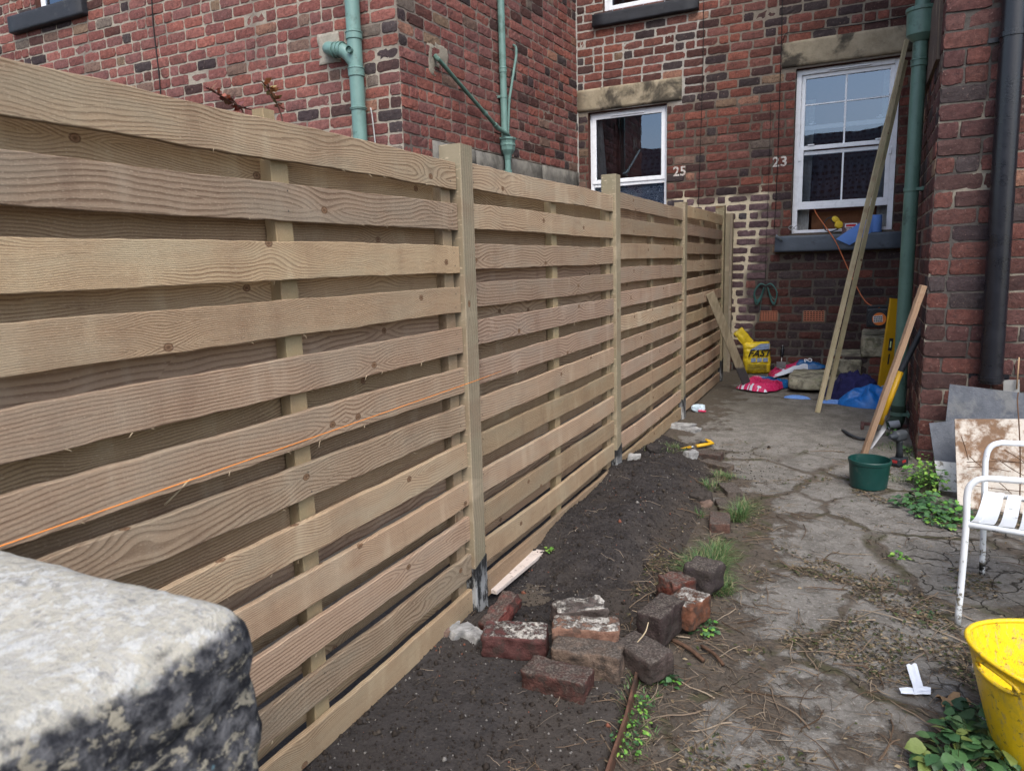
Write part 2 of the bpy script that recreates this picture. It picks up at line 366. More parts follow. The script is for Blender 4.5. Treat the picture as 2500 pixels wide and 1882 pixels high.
def soil_mat():
    g=G('dark_garden_soil',.95,.15); v=g.geo(); x=g.xyz(v)
    n=g.noise(v,14,7,.72); n2=g.noise(v,90,5,.7); n3=g.noise(v,2.2,4,.6)
    c=g.mix(g.rng(n,.3,.7),(.017,.015,.015),(.046,.041,.040))
    c=g.mix(g.m('MULTIPLY',g.rng(n2,.46,.66),.6),c,(.07,.062,.057))
    c=g.mix(g.m('MULTIPLY',g.rng(n2,.42,.32),.8),c,(.008,.007,.007))
    c=g.mix(g.m('MULTIPLY',g.rng(n3,.45,.65),.3),c,(.075,.06,.045))
    near=g.rng(x[1],.15,-.1)
    c=g.mix(g.m('MULTIPLY',near,.35),c,(.066,.06,.057))
    edge=g.rng(g.m('ADD',x[0],g.m('MULTIPLY',g.m('SUBTRACT',n,.5),.5)),.35,.62)
    c=g.mix(g.m('MULTIPLY',edge,.4),c,(.075,.062,.05))
    return g.out(c,.95,g.bump(g.m('ADD',n,g.m('MULTIPLY',n2,.55)),.016,1.))
SOIL=soil_mat()
def vcol(name,rough=.85,spec=.2,bump=.001,bs=120,trans=0.,var=.3):
    g=G(name,rough,spec); v=g.geo(); c=g.attr(); n=g.noise(v,bs,4,.6)
    c=g.mix(g.rng(n,.3,.7,0,var),c,g.mix(1.,c,(.5,.48,.45),'MULTIPLY'))
    m=g.out(c,rough,g.bump(n,bump))
    if trans: g.b.inputs['Subsurface Weight'].default_value=0
    return m
LITTER=vcol('dry_litter'); LEAF=vcol('green_leaf',.55,.35); ROUGHBRICK=None
def pile_brick_mat():
    g=G('dug_up_brick',.92,.15); v=g.geo(); c=g.attr(); 
    n=g.noise(v,24,6,.68); n2=g.noise(v,120,4,.6)
    nz=g.xyz(g.nd('NewGeometry').outputs['Normal'])[2]
    c=g.mix(g.rng(n,.35,.68,0,.85),c,g.mix(1.,c,(.42,.38,.38),'MULTIPLY'))
    c=g.mix(g.m('MULTIPLY',g.rng(g.noise(v,17,6,.72),.44,.6),.8),c,(.045,.038,.033))
    c=g.mix(g.m('MULTIPLY',g.rng(n2,.6,.75),.45),c,(.2,.17,.14))
    c=g.mix(g.m('MULTIPLY',g.rng(nz,.5,.9),g.rng(g.noise(v,30,6,.7),.35,.6,.25,.8)),c,g.mix(g.rng(n2,.4,.65),(.05,.043,.038),(.15,.13,.11)))
    return g.out(c,.92,g.bump(g.m('ADD',n,g.m('MULTIPLY',n2,.8)),.008,1.))
PILEB=pile_brick_mat()
def mortared_brick_mat():
    g=G('brick_with_old_white_mortar',.92,.15); v=g.geo(); c=g.attr()
    n=g.noise(v,24,6,.68); n2=g.noise(v,120,4,.6)
    c=g.mix(g.rng(n,.35,.68,0,.8),c,g.mix(1.,c,(.42,.36,.36),'MULTIPLY'))
    nz=g.xyz(g.nd('NewGeometry').outputs['Normal'])[2]
    c=g.mix(g.m('MULTIPLY',g.rng(g.noise(v,19,6,.7),.46,.62),.7),c,(.05,.042,.036))
    f=g.m('MULTIPLY',g.rng(g.noise(v,16,8,.78),.45,.55),g.rng(nz,.6,.85))
    c=g.mix(f,c,g.mix(g.rng(n2,.4,.7),(.42,.40,.36),(.20,.18,.155)))
    return g.out(c,.92,g.bump(g.m('ADD',n,g.m('ADD',g.m('MULTIPLY',n2,.6),f)),.006,1.))
PILEM=mortared_brick_mat()
PVC=plain('white_upvc',(.84,.87,.91),.3,.5,var=.04,bump=.0002)
GREENPIPE=plain('sage_green_painted_pipe',(.135,.24,.215),.42,.45,var=.1,scale=9,bump=.0006,dirt=(.07,.12,.10),dirt_amt=.5)
DKGREEN=plain('dark_green_painted_pipe',(.085,.16,.13),.42,.45,var=.12,scale=9,bump=.0008,dirt=(.03,.05,.04),dirt_amt=.5)
BLACKP=plain('black_cast_iron_paint',(.008,.009,.013),.3,.5,var=.2,bump=.0008)
SILLDK=plain('dark_painted_sill',(.022,.024,.03),.6,.35,var=.25,scale=11,bump=.003,dirt=(.06,.06,.062),dirt_amt=.4)
SILLGR=plain('slate_grey_painted_sill',(.075,.092,.115),.5,.35,var=.12,scale=9,bump=.002,dirt=(.03,.035,.04),dirt_amt=.4)
def glass_mat():
    g=G('window_glass',.02,.5); t=g.t
    tr=g.nd('BsdfTransparent',{0:(.62,.64,.66,1)}); gl=g.nd('BsdfGlossy',{'Color':(.62,.78,1.,1),'Roughness':.012})
    n=g.bump(g.noise(g.geo(),1.6,2,.4),.004,.35); g.put(gl.inputs['Normal'],n)
    fr=g.nd('Fresnel',{'IOR':1.5}); f=g.m('MULTIPLY_ADD',fr.outputs[0],1.3,.09)
    mx=g.nd('MixShader',{0:f,1:tr,2:gl}); t.links.new(mx.outputs[0],t.nodes['Material Output'].inputs[0])
    return g.mat
GLASS=glass_mat()
ROOM=plain('room_and_hole_shade',(.035,.033,.033),.9,.1)  # near-black colour stands in for the shade inside rooms and air-brick holes
CURTAIN=plain('grey_net_curtain',(.38,.38,.37),.95,.1,scale=40)
def lace_mat():
    g=G('lace_net',.9,.1); v=g.geo(); w=g.noise(v,9,3,.6,col=True)
    vv=g.vm('ADD',v,g.vm('MULTIPLY',g.vm('SUBTRACT',w,(.5,.5,.5)),(.05,.05,.05)))
    d=g.vor(vv,17.); f=g.rng(g.m('SINE',g.m('MULTIPLY',d,26.)),.2,.7)
    return g.out(g.mix(f,(.14,.17,.24),(.75,.8,.88)),.9)
LACE=lace_mat()
# ================================================================ brick walls
REDS=[(.20,.08,.06),(.225,.082,.06),(.18,.07,.055),(.255,.095,.067),(.155,.064,.052),(.19,.078,.06),(.22,.097,.077),(.175,.077,.064)]
DARK=[(.075,.042,.038),(.055,.04,.042),(.095,.045,.038),(.065,.052,.052),(.12,.05,.04)]
ODD=[(.24,.165,.11),(.17,.14,.115),(.20,.13,.10),(.30,.16,.11)]
def pick(r,pd,po,reds=REDS):
    a=r.random()
    c=DARK[int(r.random()*len(DARK))] if a<pd else ODD[int(r.random()*len(ODD))] if a<pd+po else reds[int(r.random()*len(reds))]
    k=.82+.36*r.random(); return (c[0]*k,c[1]*k,c[2]*k)
def smoothn(x,z,s):
    return min(1,max(0,.5+.9*N3(x*.9,z*.9,s*1.7)+.35*N3(x*2.4,z*3.1,s)))
def sub_open(u0,u1,z,opens):
    segs=[(u0,u1)]
    for a,b,c,d in opens:
        if c<z<d:
            ns=[]
            for s,e in segs:
                if e<=a or s>=b: ns.append((s,e)); continue
                if s<a-.02: ns.append((s,a))
                if e>b+.02: ns.append((b,e))
            segs=ns
    return segs
def brick_wall(name,O,U,N,ulen,z0,z1,opens,dark,mort,parent,seed=0,ch=.1,bl=.25,odd=.05,depth=.1,u_from=0.,headers=.12,fine=True,proud=.0075,shrink=None,reds=None,special=None):
    """face of individually laid bricks standing proud of a mortar bed; opens = (u0,u1,z0,z1)"""
    O=np.array(O,float);U=nrm(U);N=nrm(N);Z=np.array([0,0,1.]); r=random.Random(seed); rg=np.random.default_rng(seed)
    jt=.0105; rects=[];cols=[]
    k=0; z=z0
    while z<z1:
        h=ch-jt; u=u_from-(bl*.5 if k%2 else 0.)-r.random()*.03; hc=(k%5==4)
        while u<ulen:
            hd=(r.random()<headers) or (hc and r.random()<.5); L=(bl*.5 if hd else bl)*(1+(r.random()-.5)*.05)
            a,b=max(u,u_from),min(u+L-jt,ulen)
            if b-a>.03:
                for s,e in sub_open(a,b,z+h/2,opens):
                    if e-s>.025:
                        w=O+U*(s+e)/2; zc=z+h/2
                        q_=shrink(s,zc) if shrink else 0; rects.append((s+q_*1.5,e-q_*1.5,z+q_,z+h-q_)); cc_=pick(r,dark(s,zc)*(.25+2.1*smoothn(w[0]+w[1],zc,seed)),odd,reds or REDS); cols.append(special(s,zc,r,cc_) if special else cc_)
            u+=L
        z+=ch; k+=1
    NX,NZ=(7,4) if fine else (4,3)
    n=len(rects); Rc=np.array(rects)
    gx=np.linspace(0,1,NX); gzv=np.linspace(0,1,NZ)
    U0,U1,Z0,Z1=[Rc[:,i][:,None] for i in range(4)]
    ww=(U1-U0);hh=(Z1-Z0)
    tu=np.tile(gx,NZ)[None];tz=np.repeat(gzv,NX)[None]
    edge=((tu==0)|(tu==1)|(tz==0)|(tz==1))
    b=.004
    uu=U0+ww*tu; zz=Z0+hh*tz
    uu=np.where(tu==0,uu+b,np.where(tu==1,uu-b,uu)); zz=np.where(tz==0,zz+b,np.where(tz==1,zz-b,zz))
    # wavy arrises, rounded corners
    uu=uu+rg.normal(0,.0028,uu.shape)*edge; zz=zz+rg.normal(0,.0024,zz.shape)*edge
    cor=((tu==0)|(tu==1))&((tz==0)|(tz==1)); sgnu=np.where(tu<.5,1,-1); sgnz=np.where(tz<.5,1,-1)
    uu=uu+cor*sgnu*.006; zz=zz+cor*sgnz*.004
    dp=proud+rg.normal(0,.0022,(n,1))+rg.normal(0,.0013,uu.shape)-edge*.0025
    # chipped bricks
    dp=dp-cor*(rg.random(uu.shape)<.12)*.006
    P=O+uu[...,None]*U+zz[...,None]*Z+dp[...,None]*N
    sl_=list(range(NX))+[i*NX+NX-1 for i in range(1,NZ)]+[(NZ-1)*NX+i for i in range(NX-2,-1,-1)]+[i*NX for i in range(NZ-2,0,-1)]
    Us=U0+ww*tu; Zs=Z0+hh*tz
    PB=(O+Us[...,None]*U+Zs[...,None]*Z-.008*N)[:,sl_]
    V=np.concatenate([P,PB],1); nv=V.shape[1]
    face=[]
    flip=np.dot(np.cross(U,Z),N)<0
    for j in range(NZ-1):
        for i in range(NX-1):
            q=(j*NX+i,j*NX+i+1,(j+1)*NX+i+1,(j+1)*NX+i); face.append(q[::-1] if flip else q)
    m=len(sl_); nf=NX*NZ
    for i in range(m):
        j=(i+1)%m; q=(sl_[i],nf+i,nf+j,sl_[j]); face.append(q[::-1] if flip else q)
    face=np.array(face); F=(face[None]+(np.arange(n)*nv)[:,None,None]).reshape(-1,4)
    me=bpy.data.meshes.new(name); Vf=V.reshape(-1,3)
    # mortar bed with reveals
    us=sorted(set([u_from,ulen]+[min(max(x,u_from),ulen) for o in opens for x in o[:2]])); zs=sorted(set([z0,z1]+[x for o in opens for x in o[2:] if z0<x<z1]))
    mv=[];mf=[];mc=[]
    def q4(a,b,c,d,col):
        i=len(mv); mv.extend([a,b,c,d]); mf.append((i,i+1,i+2,i+3)); mc.append(col)
    STEP_=.12
    for i in range(len(us)-1):
        for j in range(len(zs)-1):
            uc,zc=(us[i]+us[i+1])/2,(zs[j]+zs[j+1])/2
            if any(a<uc<b and c<zc<d for a,b,c,d in opens): continue
            nu=max(1,int((us[i+1]-us[i])/STEP_)); nz_=max(1,int((zs[j+1]-zs[j])/STEP_))
            for a in range(nu):
                for c in range(nz_):
                    ua=us[i]+(us[i+1]-us[i])*a/nu; ub=us[i]+(us[i+1]-us[i])*(a+1)/nu
                    za=zs[j]+(zs[j+1]-zs[j])*c/nz_; zb=zs[j]+(zs[j+1]-zs[j])*(c+1)/nz_
                    p=[O+U*x+Z*y for x,y in((ua,za),(ub,za),(ub,zb),(ua,zb))]
                    q4(*(p[::-1] if flip else p),[mort(x,y) for x,y in((ua,za),(ub,za),(ub,zb),(ua,zb))][::(-1 if flip else 1)])
    for a,b_,c,d in opens:
        rv=[((a,c),(a,d)),((b_,d),(b_,c)),((a,d),(b_,d)),((b_,c),(a,c))]
        for (x0,y0),(x1,y1) in rv:
            p0=O+U*x0+Z*y0;p1=O+U*x1+Z*y1
            q4(p0+N*.004,p0-N*depth,p1-N*depth,p1+N*.004,[(.10,.045,.035)]*4)
    nb=len(Vf); Vall=np.concatenate([Vf,np.array(mv)]) if mv else Vf
    if parent is not None: Vall=Vall-np.array(par_loc(parent))
    Fall=F.tolist()+[tuple(nb+k for k in f) for f in mf]
    me.from_pydata(Vall.tolist(),[],Fall); me.materials.append(BRICK); me.materials.append(MORTAR)
    mi=np.zeros(len(Fall),int); mi[len(F):]=1; me.polygons.foreach_set('material_index',mi)
    cc=np.ones((len(Fall)*4,4)); cc[:len(F)*4,:3]=np.repeat(np.array(cols),len(face)*4,0)
    cc[len(F)*4:,:3]=np.array(mc).reshape(-1,3)
    a=me.color_attributes.new('col','FLOAT_COLOR','CORNER'); a.data.foreach_set('color',cc.ravel())
    me.update(); o=bpy.data.objects.new(name,me); COL.objects.link(o)
    if parent is not None: o.parent=parent
    return o
def slab(mb,x0,x1,y0,y1,z0,z1,c=(1,1,1),m=0,div=.12,amp=.003,s=9):
    """stone or painted block with slightly knocked edges"""
    c0=((x0+x1)/2,(y0+y1)/2,(z0+z1)/2); lump(mb,c0,((x1-x0)/2,0,0),(0,(y1-y0)/2,0),(0,0,(z1-z0)/2),.12,8,amp,s,c,m)
# ================================================================ ground
def smooth(a,b,x):
    t=min(max((x-a)/(b-a),0),1); return t*t*(3-2*t)
EY=[-4,-2,-.65,-.12,.3,.7,1.28,1.9,2.5,2.85,3.15,3.5]; EX=[.99,.935,.80,.738,.66,.64,.64,.60,.50,.34,.05,-.35]
def bed_edge(y): return float(np.interp(y,EY,EX))
def soil_h(x,y):
    return soil_h0(x,y)+((abs(N3(x,y,2,70))-.2)*.012+(abs(N3(x,y,6,33))-.2)*.014)*(smooth(-.01,.08,bed_edge(y)-x)*(1. if y>.05 else .45))
def soil_h0(x,y):
    """height of the bed above the path level"""
    e=bed_edge(y); d=e-x
    flat=.05 if y<-.05 else .05-.022*smooth(-.05,.15,y)
    hm=.075*smooth(.15,.9,y)*(1-smooth(2.3,3.0,y))
    prof=smooth(.0,.28,d)*(1-.35*smooth(.35,.75,d))
    crest=.05*math.exp(-((x-.12)**2+(y-1.9)**2)/.05)-.045*math.exp(-((x-.12)**2+(y-.35)**2)/.035)+.035*math.exp(-((x-.2)**2+(y-1.1)**2)/.09)
    h=flat*smooth(-.02,.03,d)+hm*prof+crest*smooth(0,.1,d)
    h+=(N3(x,y,3,5)*.016+N3(x,y,7,17)*.0085+N3(x,y,1,48)*.0035)*smooth(-.02,.12,d)*(1 if y>-.05 else .55)
    if d<0: h=-.05*smooth(0,.06,-d)
    return h
def path_h(x,y): return gz(y)+N3(x,y,0,1.6)*.008+N3(x,y,5,6)*.0035
def grid_mesh(name,xs,ys,fz,mat):
    V=[(x,y,fz(x,y)) for y in ys for x in xs]; nx=len(xs); ny=len(ys)
    i=np.arange(nx-1)[None]+np.arange(ny-1)[:,None]*nx
    F=np.stack([i,i+1,i+1+nx,i+nx],-1).reshape(-1,4)
    me=bpy.data.meshes.new(name); me.from_pydata(V,[],F.tolist()); me.polygons.foreach_set('use_smooth',[True]*len(F)); me.materials.append(mat)
    o=bpy.data.objects.new(name,me); COL.objects.link(o); return o
GROUND=plain('bare_earth_ground',(.07,.06,.048),.95,.1,scale=3,bump=.01)
xs=[-60,-30,-15,-10,-6,-3,-1,0,1,2.2,4,6,10,15,30,60]; ys=[-60,-40,-25,-12,-6,-3,-1,1,3,5,7,10,20,40,60]
tag(grid_mesh('ground',xs,ys,lambda x,y:gz(y)-.06,GROUND),kind='structure')
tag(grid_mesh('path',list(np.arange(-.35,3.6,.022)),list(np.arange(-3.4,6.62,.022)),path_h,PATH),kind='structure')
tag(grid_mesh('soil_bed',list(np.arange(-.6,1.06,.011)),list(np.arange(-3.2,3.5,.011)),lambda x,y:gz(y)+soil_h(x,y),SOIL),kind='structure')
def gh(x,y): return max(path_h(x,y),gz(y)+soil_h(x,y)) if x<1.05 and y<3.5 else path_h(x,y)
# ================================================================ the fence
S=1.925; HP=1.8235; SW=.1; PITCH=(HP-SW)/11
TOPZ=[1.752,1.762,1.789,1.82]
def board(mb,a,b,wd,td,W,T,rnd,nseg=26,edge=.0016,bow=.003,seedv=0.,cup=0.,side=0):
    """one sawn board from a to b; wd width direction, td outward direction. edges waver, ends are square"""
    a=np.array(a,float);b=np.array(b,float);wd=nrm(wd);td=nrm(td); L=np.linalg.norm(b-a); u0=rnd[0]*37+seedv*3.7; v0=rnd[1]*23
    prof=[(-.5,1),(-.48,1.0),(0,1),(.48,1.0),(.5,1),(.5,0),(0,0),(-.5,0)]
    r=.0018; pf=[(-W/2,T/2-r),(-W/2+r,T/2),(0,T/2),(W/2-r,T/2),(W/2,T/2-r),(W/2,-T/2),(-W/2,-T/2)]
    vv=[0-.003,0,W/2,W,W+.003,W+T,W*2+T]
    V=[];UV=[];F=[]
    for i in range(nseg+1):
        t=i/nseg; c=a+(b-a)*t+td*bow*math.sin(math.pi*t)*(rnd[2]-.3)*2+wd*(N3(t*L*1.3,rnd[0]*50,rnd[1]*50)*bow*.8+N3(t*L*5,rnd[0]*31,rnd[1]*50)*bow*.3)+td*(N3(t*L*6,rnd[0]*70,rnd[1]*20)*bow*.25)
        e1=N3(t*L*14,rnd[1]*77,1)*edge*1.6+N3(t*L*60,rnd[1]*33,1)*edge*.6; e2=N3(t*L*14,rnd[0]*91,2)*edge*1.6+N3(t*L*60,rnd[0]*33,2)*edge
        for k,(w,h) in enumerate(pf):
            ee=e1 if w>0 else (-e2 if w<0 else 0)
            V.append(c+wd*(w+ee)+td*(h+(N3(t*L*9,w*40,rnd[0]*60)*.0011 if h>0 else 0))); UV.append((u0+t*L,v0+vv[k]))
    n=len(pf); flip=np.dot(np.cross(b-a,wd),td)>0
    for i in range(nseg):
        for k in range(n):
            k2=(k+1)%n; q=(i*n+k,i*n+k2,(i+1)*n+k2,(i+1)*n+k); F.append(q[::-1] if flip else q)
    e=tuple(range(n)); e2=tuple(nseg*n+k for k in range(n)); F.append(e if not flip else e[::-1]); F.append(e2[::-1] if not flip else e2)
    # closing strip has its own uv stretch; harmless on the hidden edge
    mb.add(V,F,UV,rnd)
def rnd3(r=None):
    r=r or random; return (r.random(),r.random(),r.random())
fence=empty('garden_fence',(0,0,0)); tag(fence,'new pale timber fence of horizontal hit-and-miss slats between square posts','fence')
NAIL=plain('steel_nail',(.09,.08,.07),.5,.5,.6)
rf=random.Random(11)
for k in range(4):
    y1=k*S-.001; y0=y1-1.828
    if k==0: y0=y1-1.83
    zt=TOPZ[k]; zt0=TOPZ[max(k-1,0)] if k else zt
    fm=MB();bm_=MB()
    for i in range(12):
        z=zt-SW/2-i*PITCH+(rf.random()-.5)*.005; dz=(rf.random()-.5)*.006; rr=rnd3(rf)
        board(fm,(-.01,y0,z+dz),(-.01,y1,z-dz),(0,0,1),(1,0,0),SW+(rf.random()-.5)*.004,.019,rr,seedv=i,nseg=60 if k==0 else 30,bow=.009)
    for i in range(11):
        z=zt-SW/2-(i+.5)*PITCH+(rf.random()-.5)*.006; rr=rnd3(rf)
        board(bm_,(-.068,y0,z),(-.068,y1,z),(0,0,1),(1,0,0),SW,.018,rr,seedv=i+40,nseg=20)
    fp=fm.build('fence_panel',W_SLAT,fence,auto=28)
    bm_.build('back_slats',W_BACK,fp,auto=28)
    for yy in (y0+.038,(y0+y1)/2,y1-.045):
        b=MB(); rr=rnd3(rf); board(b,(-.0395,yy,zt-HP+.012),(-.0395,yy,zt-.01),(0,1,0),(1,0,0),.066,.037,rr,seedv=k*9+yy,nseg=12)
        b.build('batten',W_BAT,fp,auto=28)
    if k<2:
        sm_=MB()
        for i in range(60 if k==0 else 40):
            zz_=zt-SW-rf.randrange(12)*PITCH+.002; yy=y0+rf.random()*1.8; L=.005+.013*rf.random()**2; s_=1 if rf.random()<.5 else -1
            a_=np.array((.001,yy,zz_)); tube(sm_,bez([a_,a_+np.array((.003,s_*L*.5,-L*.25)),a_+np.array((.004,s_*L*.8,-L*(.5+.5*rf.random())))],3),[.0008,.0007,.0007,.0006,.0006,.0005,.0003],3,(1,1,1),cap=False)
        so_=sm_.build('wood_splinters',plain('pale_splinter',(.5,.4,.27),.8,.2),fp); so_['kind']='stuff'
    for i in range(12 if k<2 else 0):
        z=zt-SW/2-i*PITCH
        for yy in (y0+.035,(y0+y1)/2,y1-.04):
            for s in(-.028,.028):
                nb=MB(); q=np.array((.0012,yy+(rf.random()-.5)*.014,z+s+(rf.random()-.5)*.01)); V=[];n=8
                for j in range(n): V.append(q+np.array((0,math.cos(j*2*math.pi/n)*.0029,math.sin(j*2*math.pi/n)*.0029)))
                nb.add(V+[q+np.array((.0006,0,0))],[(j,(j+1)%n,n) for j in range(n)],None,(1,1,1)); nb.build('nail_head',NAIL,fp)
def post(y,x0,x1,ztop,zb,lean=0.,w=.096,sleeve_top=None,rr=None):
    xc=(x0+x1)/2; T=x1-x0; yc=y+w/2; m=MB(); rr=rr or rnd3(rf)
    n=14; V=[];UV=[];F=[]; r=.004; hx,hy=T/2,w/2
    pf=[(hx-r,-hy),(hx,-hy+r),(hx,hy-r),(hx-r,hy),(-hx+r,hy),(-hx,hy-r),(-hx,-hy+r),(-hx+r,-hy)]
    pu=[0,.005,w,w+.005,w+T,w+T+.005,w*2+T,w*2+T+.005]
    for i in range(n+1):
        z=zb+(ztop-zb)*i/n; dx=lean*(z-.8)
        for j,(a,b) in enumerate(pf):
            V.append((xc+a+N3(z*3,y,j)*.0012,yc+b+dx+N3(z*3,y,j+9)*.0012,z)); UV.append((rr[0]*30+z,rr[1]*30+pu[j]-(0 if j<7 else w*2+T+.01)))
    for i in range(n):
        for j in range(8):
            k=(j+1)%8; F.append((i*8+j,i*8+k,(i+1)*8+k,(i+1)*8+j))
    F.append(tuple(n*8+j for j in range(8)))
    m.add(V,F,UV,rr); o=m.build('post',W_POST,fence,auto=28)
    if sleeve_top is not None:
        s=MB(); e=.0035; V=[];F=[]; nn=10
        for i in range(nn+1):
            t=i/nn
            for j,(a,b) in enumerate(pf):
                top=sleeve_top+(.018 if b>0 else -.012)*(1 if a>0 else .6)+N3(a*40,b*40,y)*.006
                z=zb+(top-zb)*t; dx=lean*(z-.8)
                V.append((xc+a*(1+e/hx)+N3(z*30,j,y)*.001,yc+b*(1+e/hy)+dx+N3(z*30,j,y+5)*.001,z))
        for i in range(nn):
            for j in range(8):
                k=(j+1)%8; F.append((i*8+j,i*8+k,(i+1)*8+k,(i+1)*8+j))
        F.append(tuple(nn*8+j for j in range(8)))
        s.add(V,F,None,(1,1,1)); s.build('rot_sleeve',BITUM,o,auto=28)
P1T=at(1109.9,346,0,.017)[2]; P2T=at(1509,426,0,.017)[2]; P3T=at(1668,493-6,0,.0)[2]
post(0.002,-.079,.017,P1T,-.35,lean=.006,sleeve_top=at(1166,1377,0,.017)[2])
post(S+.002,-.079,.017,P2T,-.3,sleeve_top=at(1514,1090,0,.017)[2])
post(2*S+.002,-.079,.017,at(1673,493,0,.017)[2],-.3,sleeve_top=at(1665,975,0,.017)[2])
post(3*S+.002,-.079,.017,at(1762,499,0,.017)[2],-.3,sleeve_top=at(1753,885,0,.017)[2])
post(-S,-.079,.017,P1T,-.35)
# the shorter notched post fixed to the house wall
wp=MB(); xa=at(1764,700,1,6.5)[0]; xb=at(1778,700,1,6.5)[0]
V0=at(1765,522,1,6.45)[2]
board(wp,(-.055,6.5,0.0),(-.055,6.5,V0),(1,0,0),(0,-1,0),.1,.09,(.4,.3,.6),nseg=10,seedv=4)
board(wp,(-.012,6.44,0.0),(-.012,6.44,V0),(1,0,0),(0,-1,0),.03,.02,(.2,.8,.5),nseg=10,seedv=6)
wpo=wp.build('wall_post',W_POST,auto=28); tag(wpo,'shorter grooved timber post fixed to the brick wall beyond the last fence post','post')
# string line
sm=MB(); STR=plain('orange_builder_line',(.85,.26,.03),.6,.3,var=.05)
tube(sm,[(.03,-1.95,.886),(.03,-.9,.897),(.028,0,.906),(.014,.3,.907)],.0011,6)
tag(sm.build('string_line',STR,smooth=True),'taut orange builder’s string stretched along the front of the fence','string')
# ================================================================ terraced house at the end
CX,CXZ=-1.974,6.6
house=empty('terraced_house',(0,CXZ,0)); tag(house,'soot-darkened red brick terraced house wall across the end of the yard with white windows','house')
WIN25=(-1.83,-.822,1.55,3.225); WIN23=(.628,1.668,1.62,3.415); WINUP=(-1.62,-.56,4.355,5.4)
L25=(CX,-.645,3.241,3.507); L23=(.476,1.8,3.44,3.709)
def U_(o): return (o[0]-CX,o[1]-CX,o[2],o[3])
AIR=[(at(1852,760,1,6.6)[0],at(1900,787,1,6.6)[0],.592,.735),(at(1960,758,1,6.6)[0],at(2014,790,1,6.6)[0],.592,.735)]
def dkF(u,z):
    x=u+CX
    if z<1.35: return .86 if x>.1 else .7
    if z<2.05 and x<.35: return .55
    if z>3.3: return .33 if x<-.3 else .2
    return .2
def shF(u,z):
    x=u+CX; n=N3(x,z,0,7)*.12
    return .0065 if (.22<z+n<2.12 and x+n*1.2<(.30 if z>1.2 else .14)) else .001
def spF(u,z,r,c):
    if shF(u,z)>.003:
        k=.7+.5*r.random(); return (.15*k,.10*k,.105*k) if r.random()<.7 else (c[0]*.9+.03,c[1]+.03,c[2]+.035)
    return c
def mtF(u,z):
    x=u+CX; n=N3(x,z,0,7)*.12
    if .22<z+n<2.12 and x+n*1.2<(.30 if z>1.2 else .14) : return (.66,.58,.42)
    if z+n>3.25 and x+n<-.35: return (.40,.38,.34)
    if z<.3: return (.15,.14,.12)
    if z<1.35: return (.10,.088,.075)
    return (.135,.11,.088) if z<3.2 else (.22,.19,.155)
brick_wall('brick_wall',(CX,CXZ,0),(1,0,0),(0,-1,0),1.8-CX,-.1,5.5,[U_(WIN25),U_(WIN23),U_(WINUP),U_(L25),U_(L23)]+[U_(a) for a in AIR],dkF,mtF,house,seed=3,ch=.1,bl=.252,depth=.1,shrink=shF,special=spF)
BODY=plain('house_body_brick',(.12,.05,.04),.9,.1,scale=6)
ROOFM=plain('dark_roof_tile',(.045,.04,.04),.8,.2,scale=8,bump=.01)
b=MB(); cbox(b,CX,1.8,CXZ+.45,CXZ+6,-.1,5.5); b.build('house_body',BODY,house)
b=MB()
V=[(-9.6,6.2,5.5),(6,6.2,5.5),(6,9.6,7.8),(-9.6,9.6,7.8),(-9.6,13,5.5),(6,13,5.5)]
b.add(V,[(0,1,2,3),(3,2,5,4),(0,3,4),(1,5,2),(0,4,5,1)]); b.build('roof',ROOFM,house)
def stone_part(name,x0,x1,y0,y1,z0,z1,mat,par,amp=.0035):
    m=MB(); slab(m,x0,x1,y0,y1,z0,z1,amp=amp); return m.build(name,mat,par,smooth=True)
l=stone_part('lintel',L25[0]+.004,L25[1],6.575,6.75,L25[2],L25[3],LINTEL,house); l['label']='black-stained stone lintel over the small window'
l=stone_part('lintel',L23[0],L23[1]-.004,6.575,6.75,L23[2],L23[3],LINTEL,house); l['label']='pale buff stone lintel with a dark patch over the tall window'
sl_=stone_part('window_sill',.466,1.79,6.49,6.72,1.41,1.592,SILLGR,house,.004); sl_['label']='slate grey painted sill with gear on it'
stone_part('window_sill',-1.74,-.452,6.52,6.72,4.207,4.352,SILLDK,house,.004)
mm=MB(); cbox(mm,CX-.006,CX+.014,6.588,6.6,1.5,5.5); mm.build('corner_joint',plain('white_mortar',(.42,.41,.38),.9,.1,scale=60,bump=.003),house)
def frame(mb,x0,x1,z0,z1,y,w,d,m=0):
    """rectangular frame in the xz plane, outer size given; face at y"""
    cbox(mb,x0,x0+w,y,y+d,z0,z1,m=m); cbox(mb,x1-w,x1,y,y+d,z0,z1,m=m)
    cbox(mb,x0+w,x1-w,y,y+d,z0,z0+w,m=m); cbox(mb,x0+w,x1-w,y,y+d,z1-w,z1,m=m)
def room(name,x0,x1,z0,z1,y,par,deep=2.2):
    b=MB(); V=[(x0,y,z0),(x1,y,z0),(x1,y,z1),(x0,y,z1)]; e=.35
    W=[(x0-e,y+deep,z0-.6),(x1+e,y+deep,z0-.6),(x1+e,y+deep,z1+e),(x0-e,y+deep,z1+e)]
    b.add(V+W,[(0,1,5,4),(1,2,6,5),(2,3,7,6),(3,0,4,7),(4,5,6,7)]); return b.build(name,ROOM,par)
def pane(par,x0,x1,z0,z1,y):
    b=MB(); b.add([(x0,y,z0),(x1,y,z0),(x1,y,z1),(x0,y,z1)],[(0,1,2,3)]); return b.build('pane',GLASS,par)
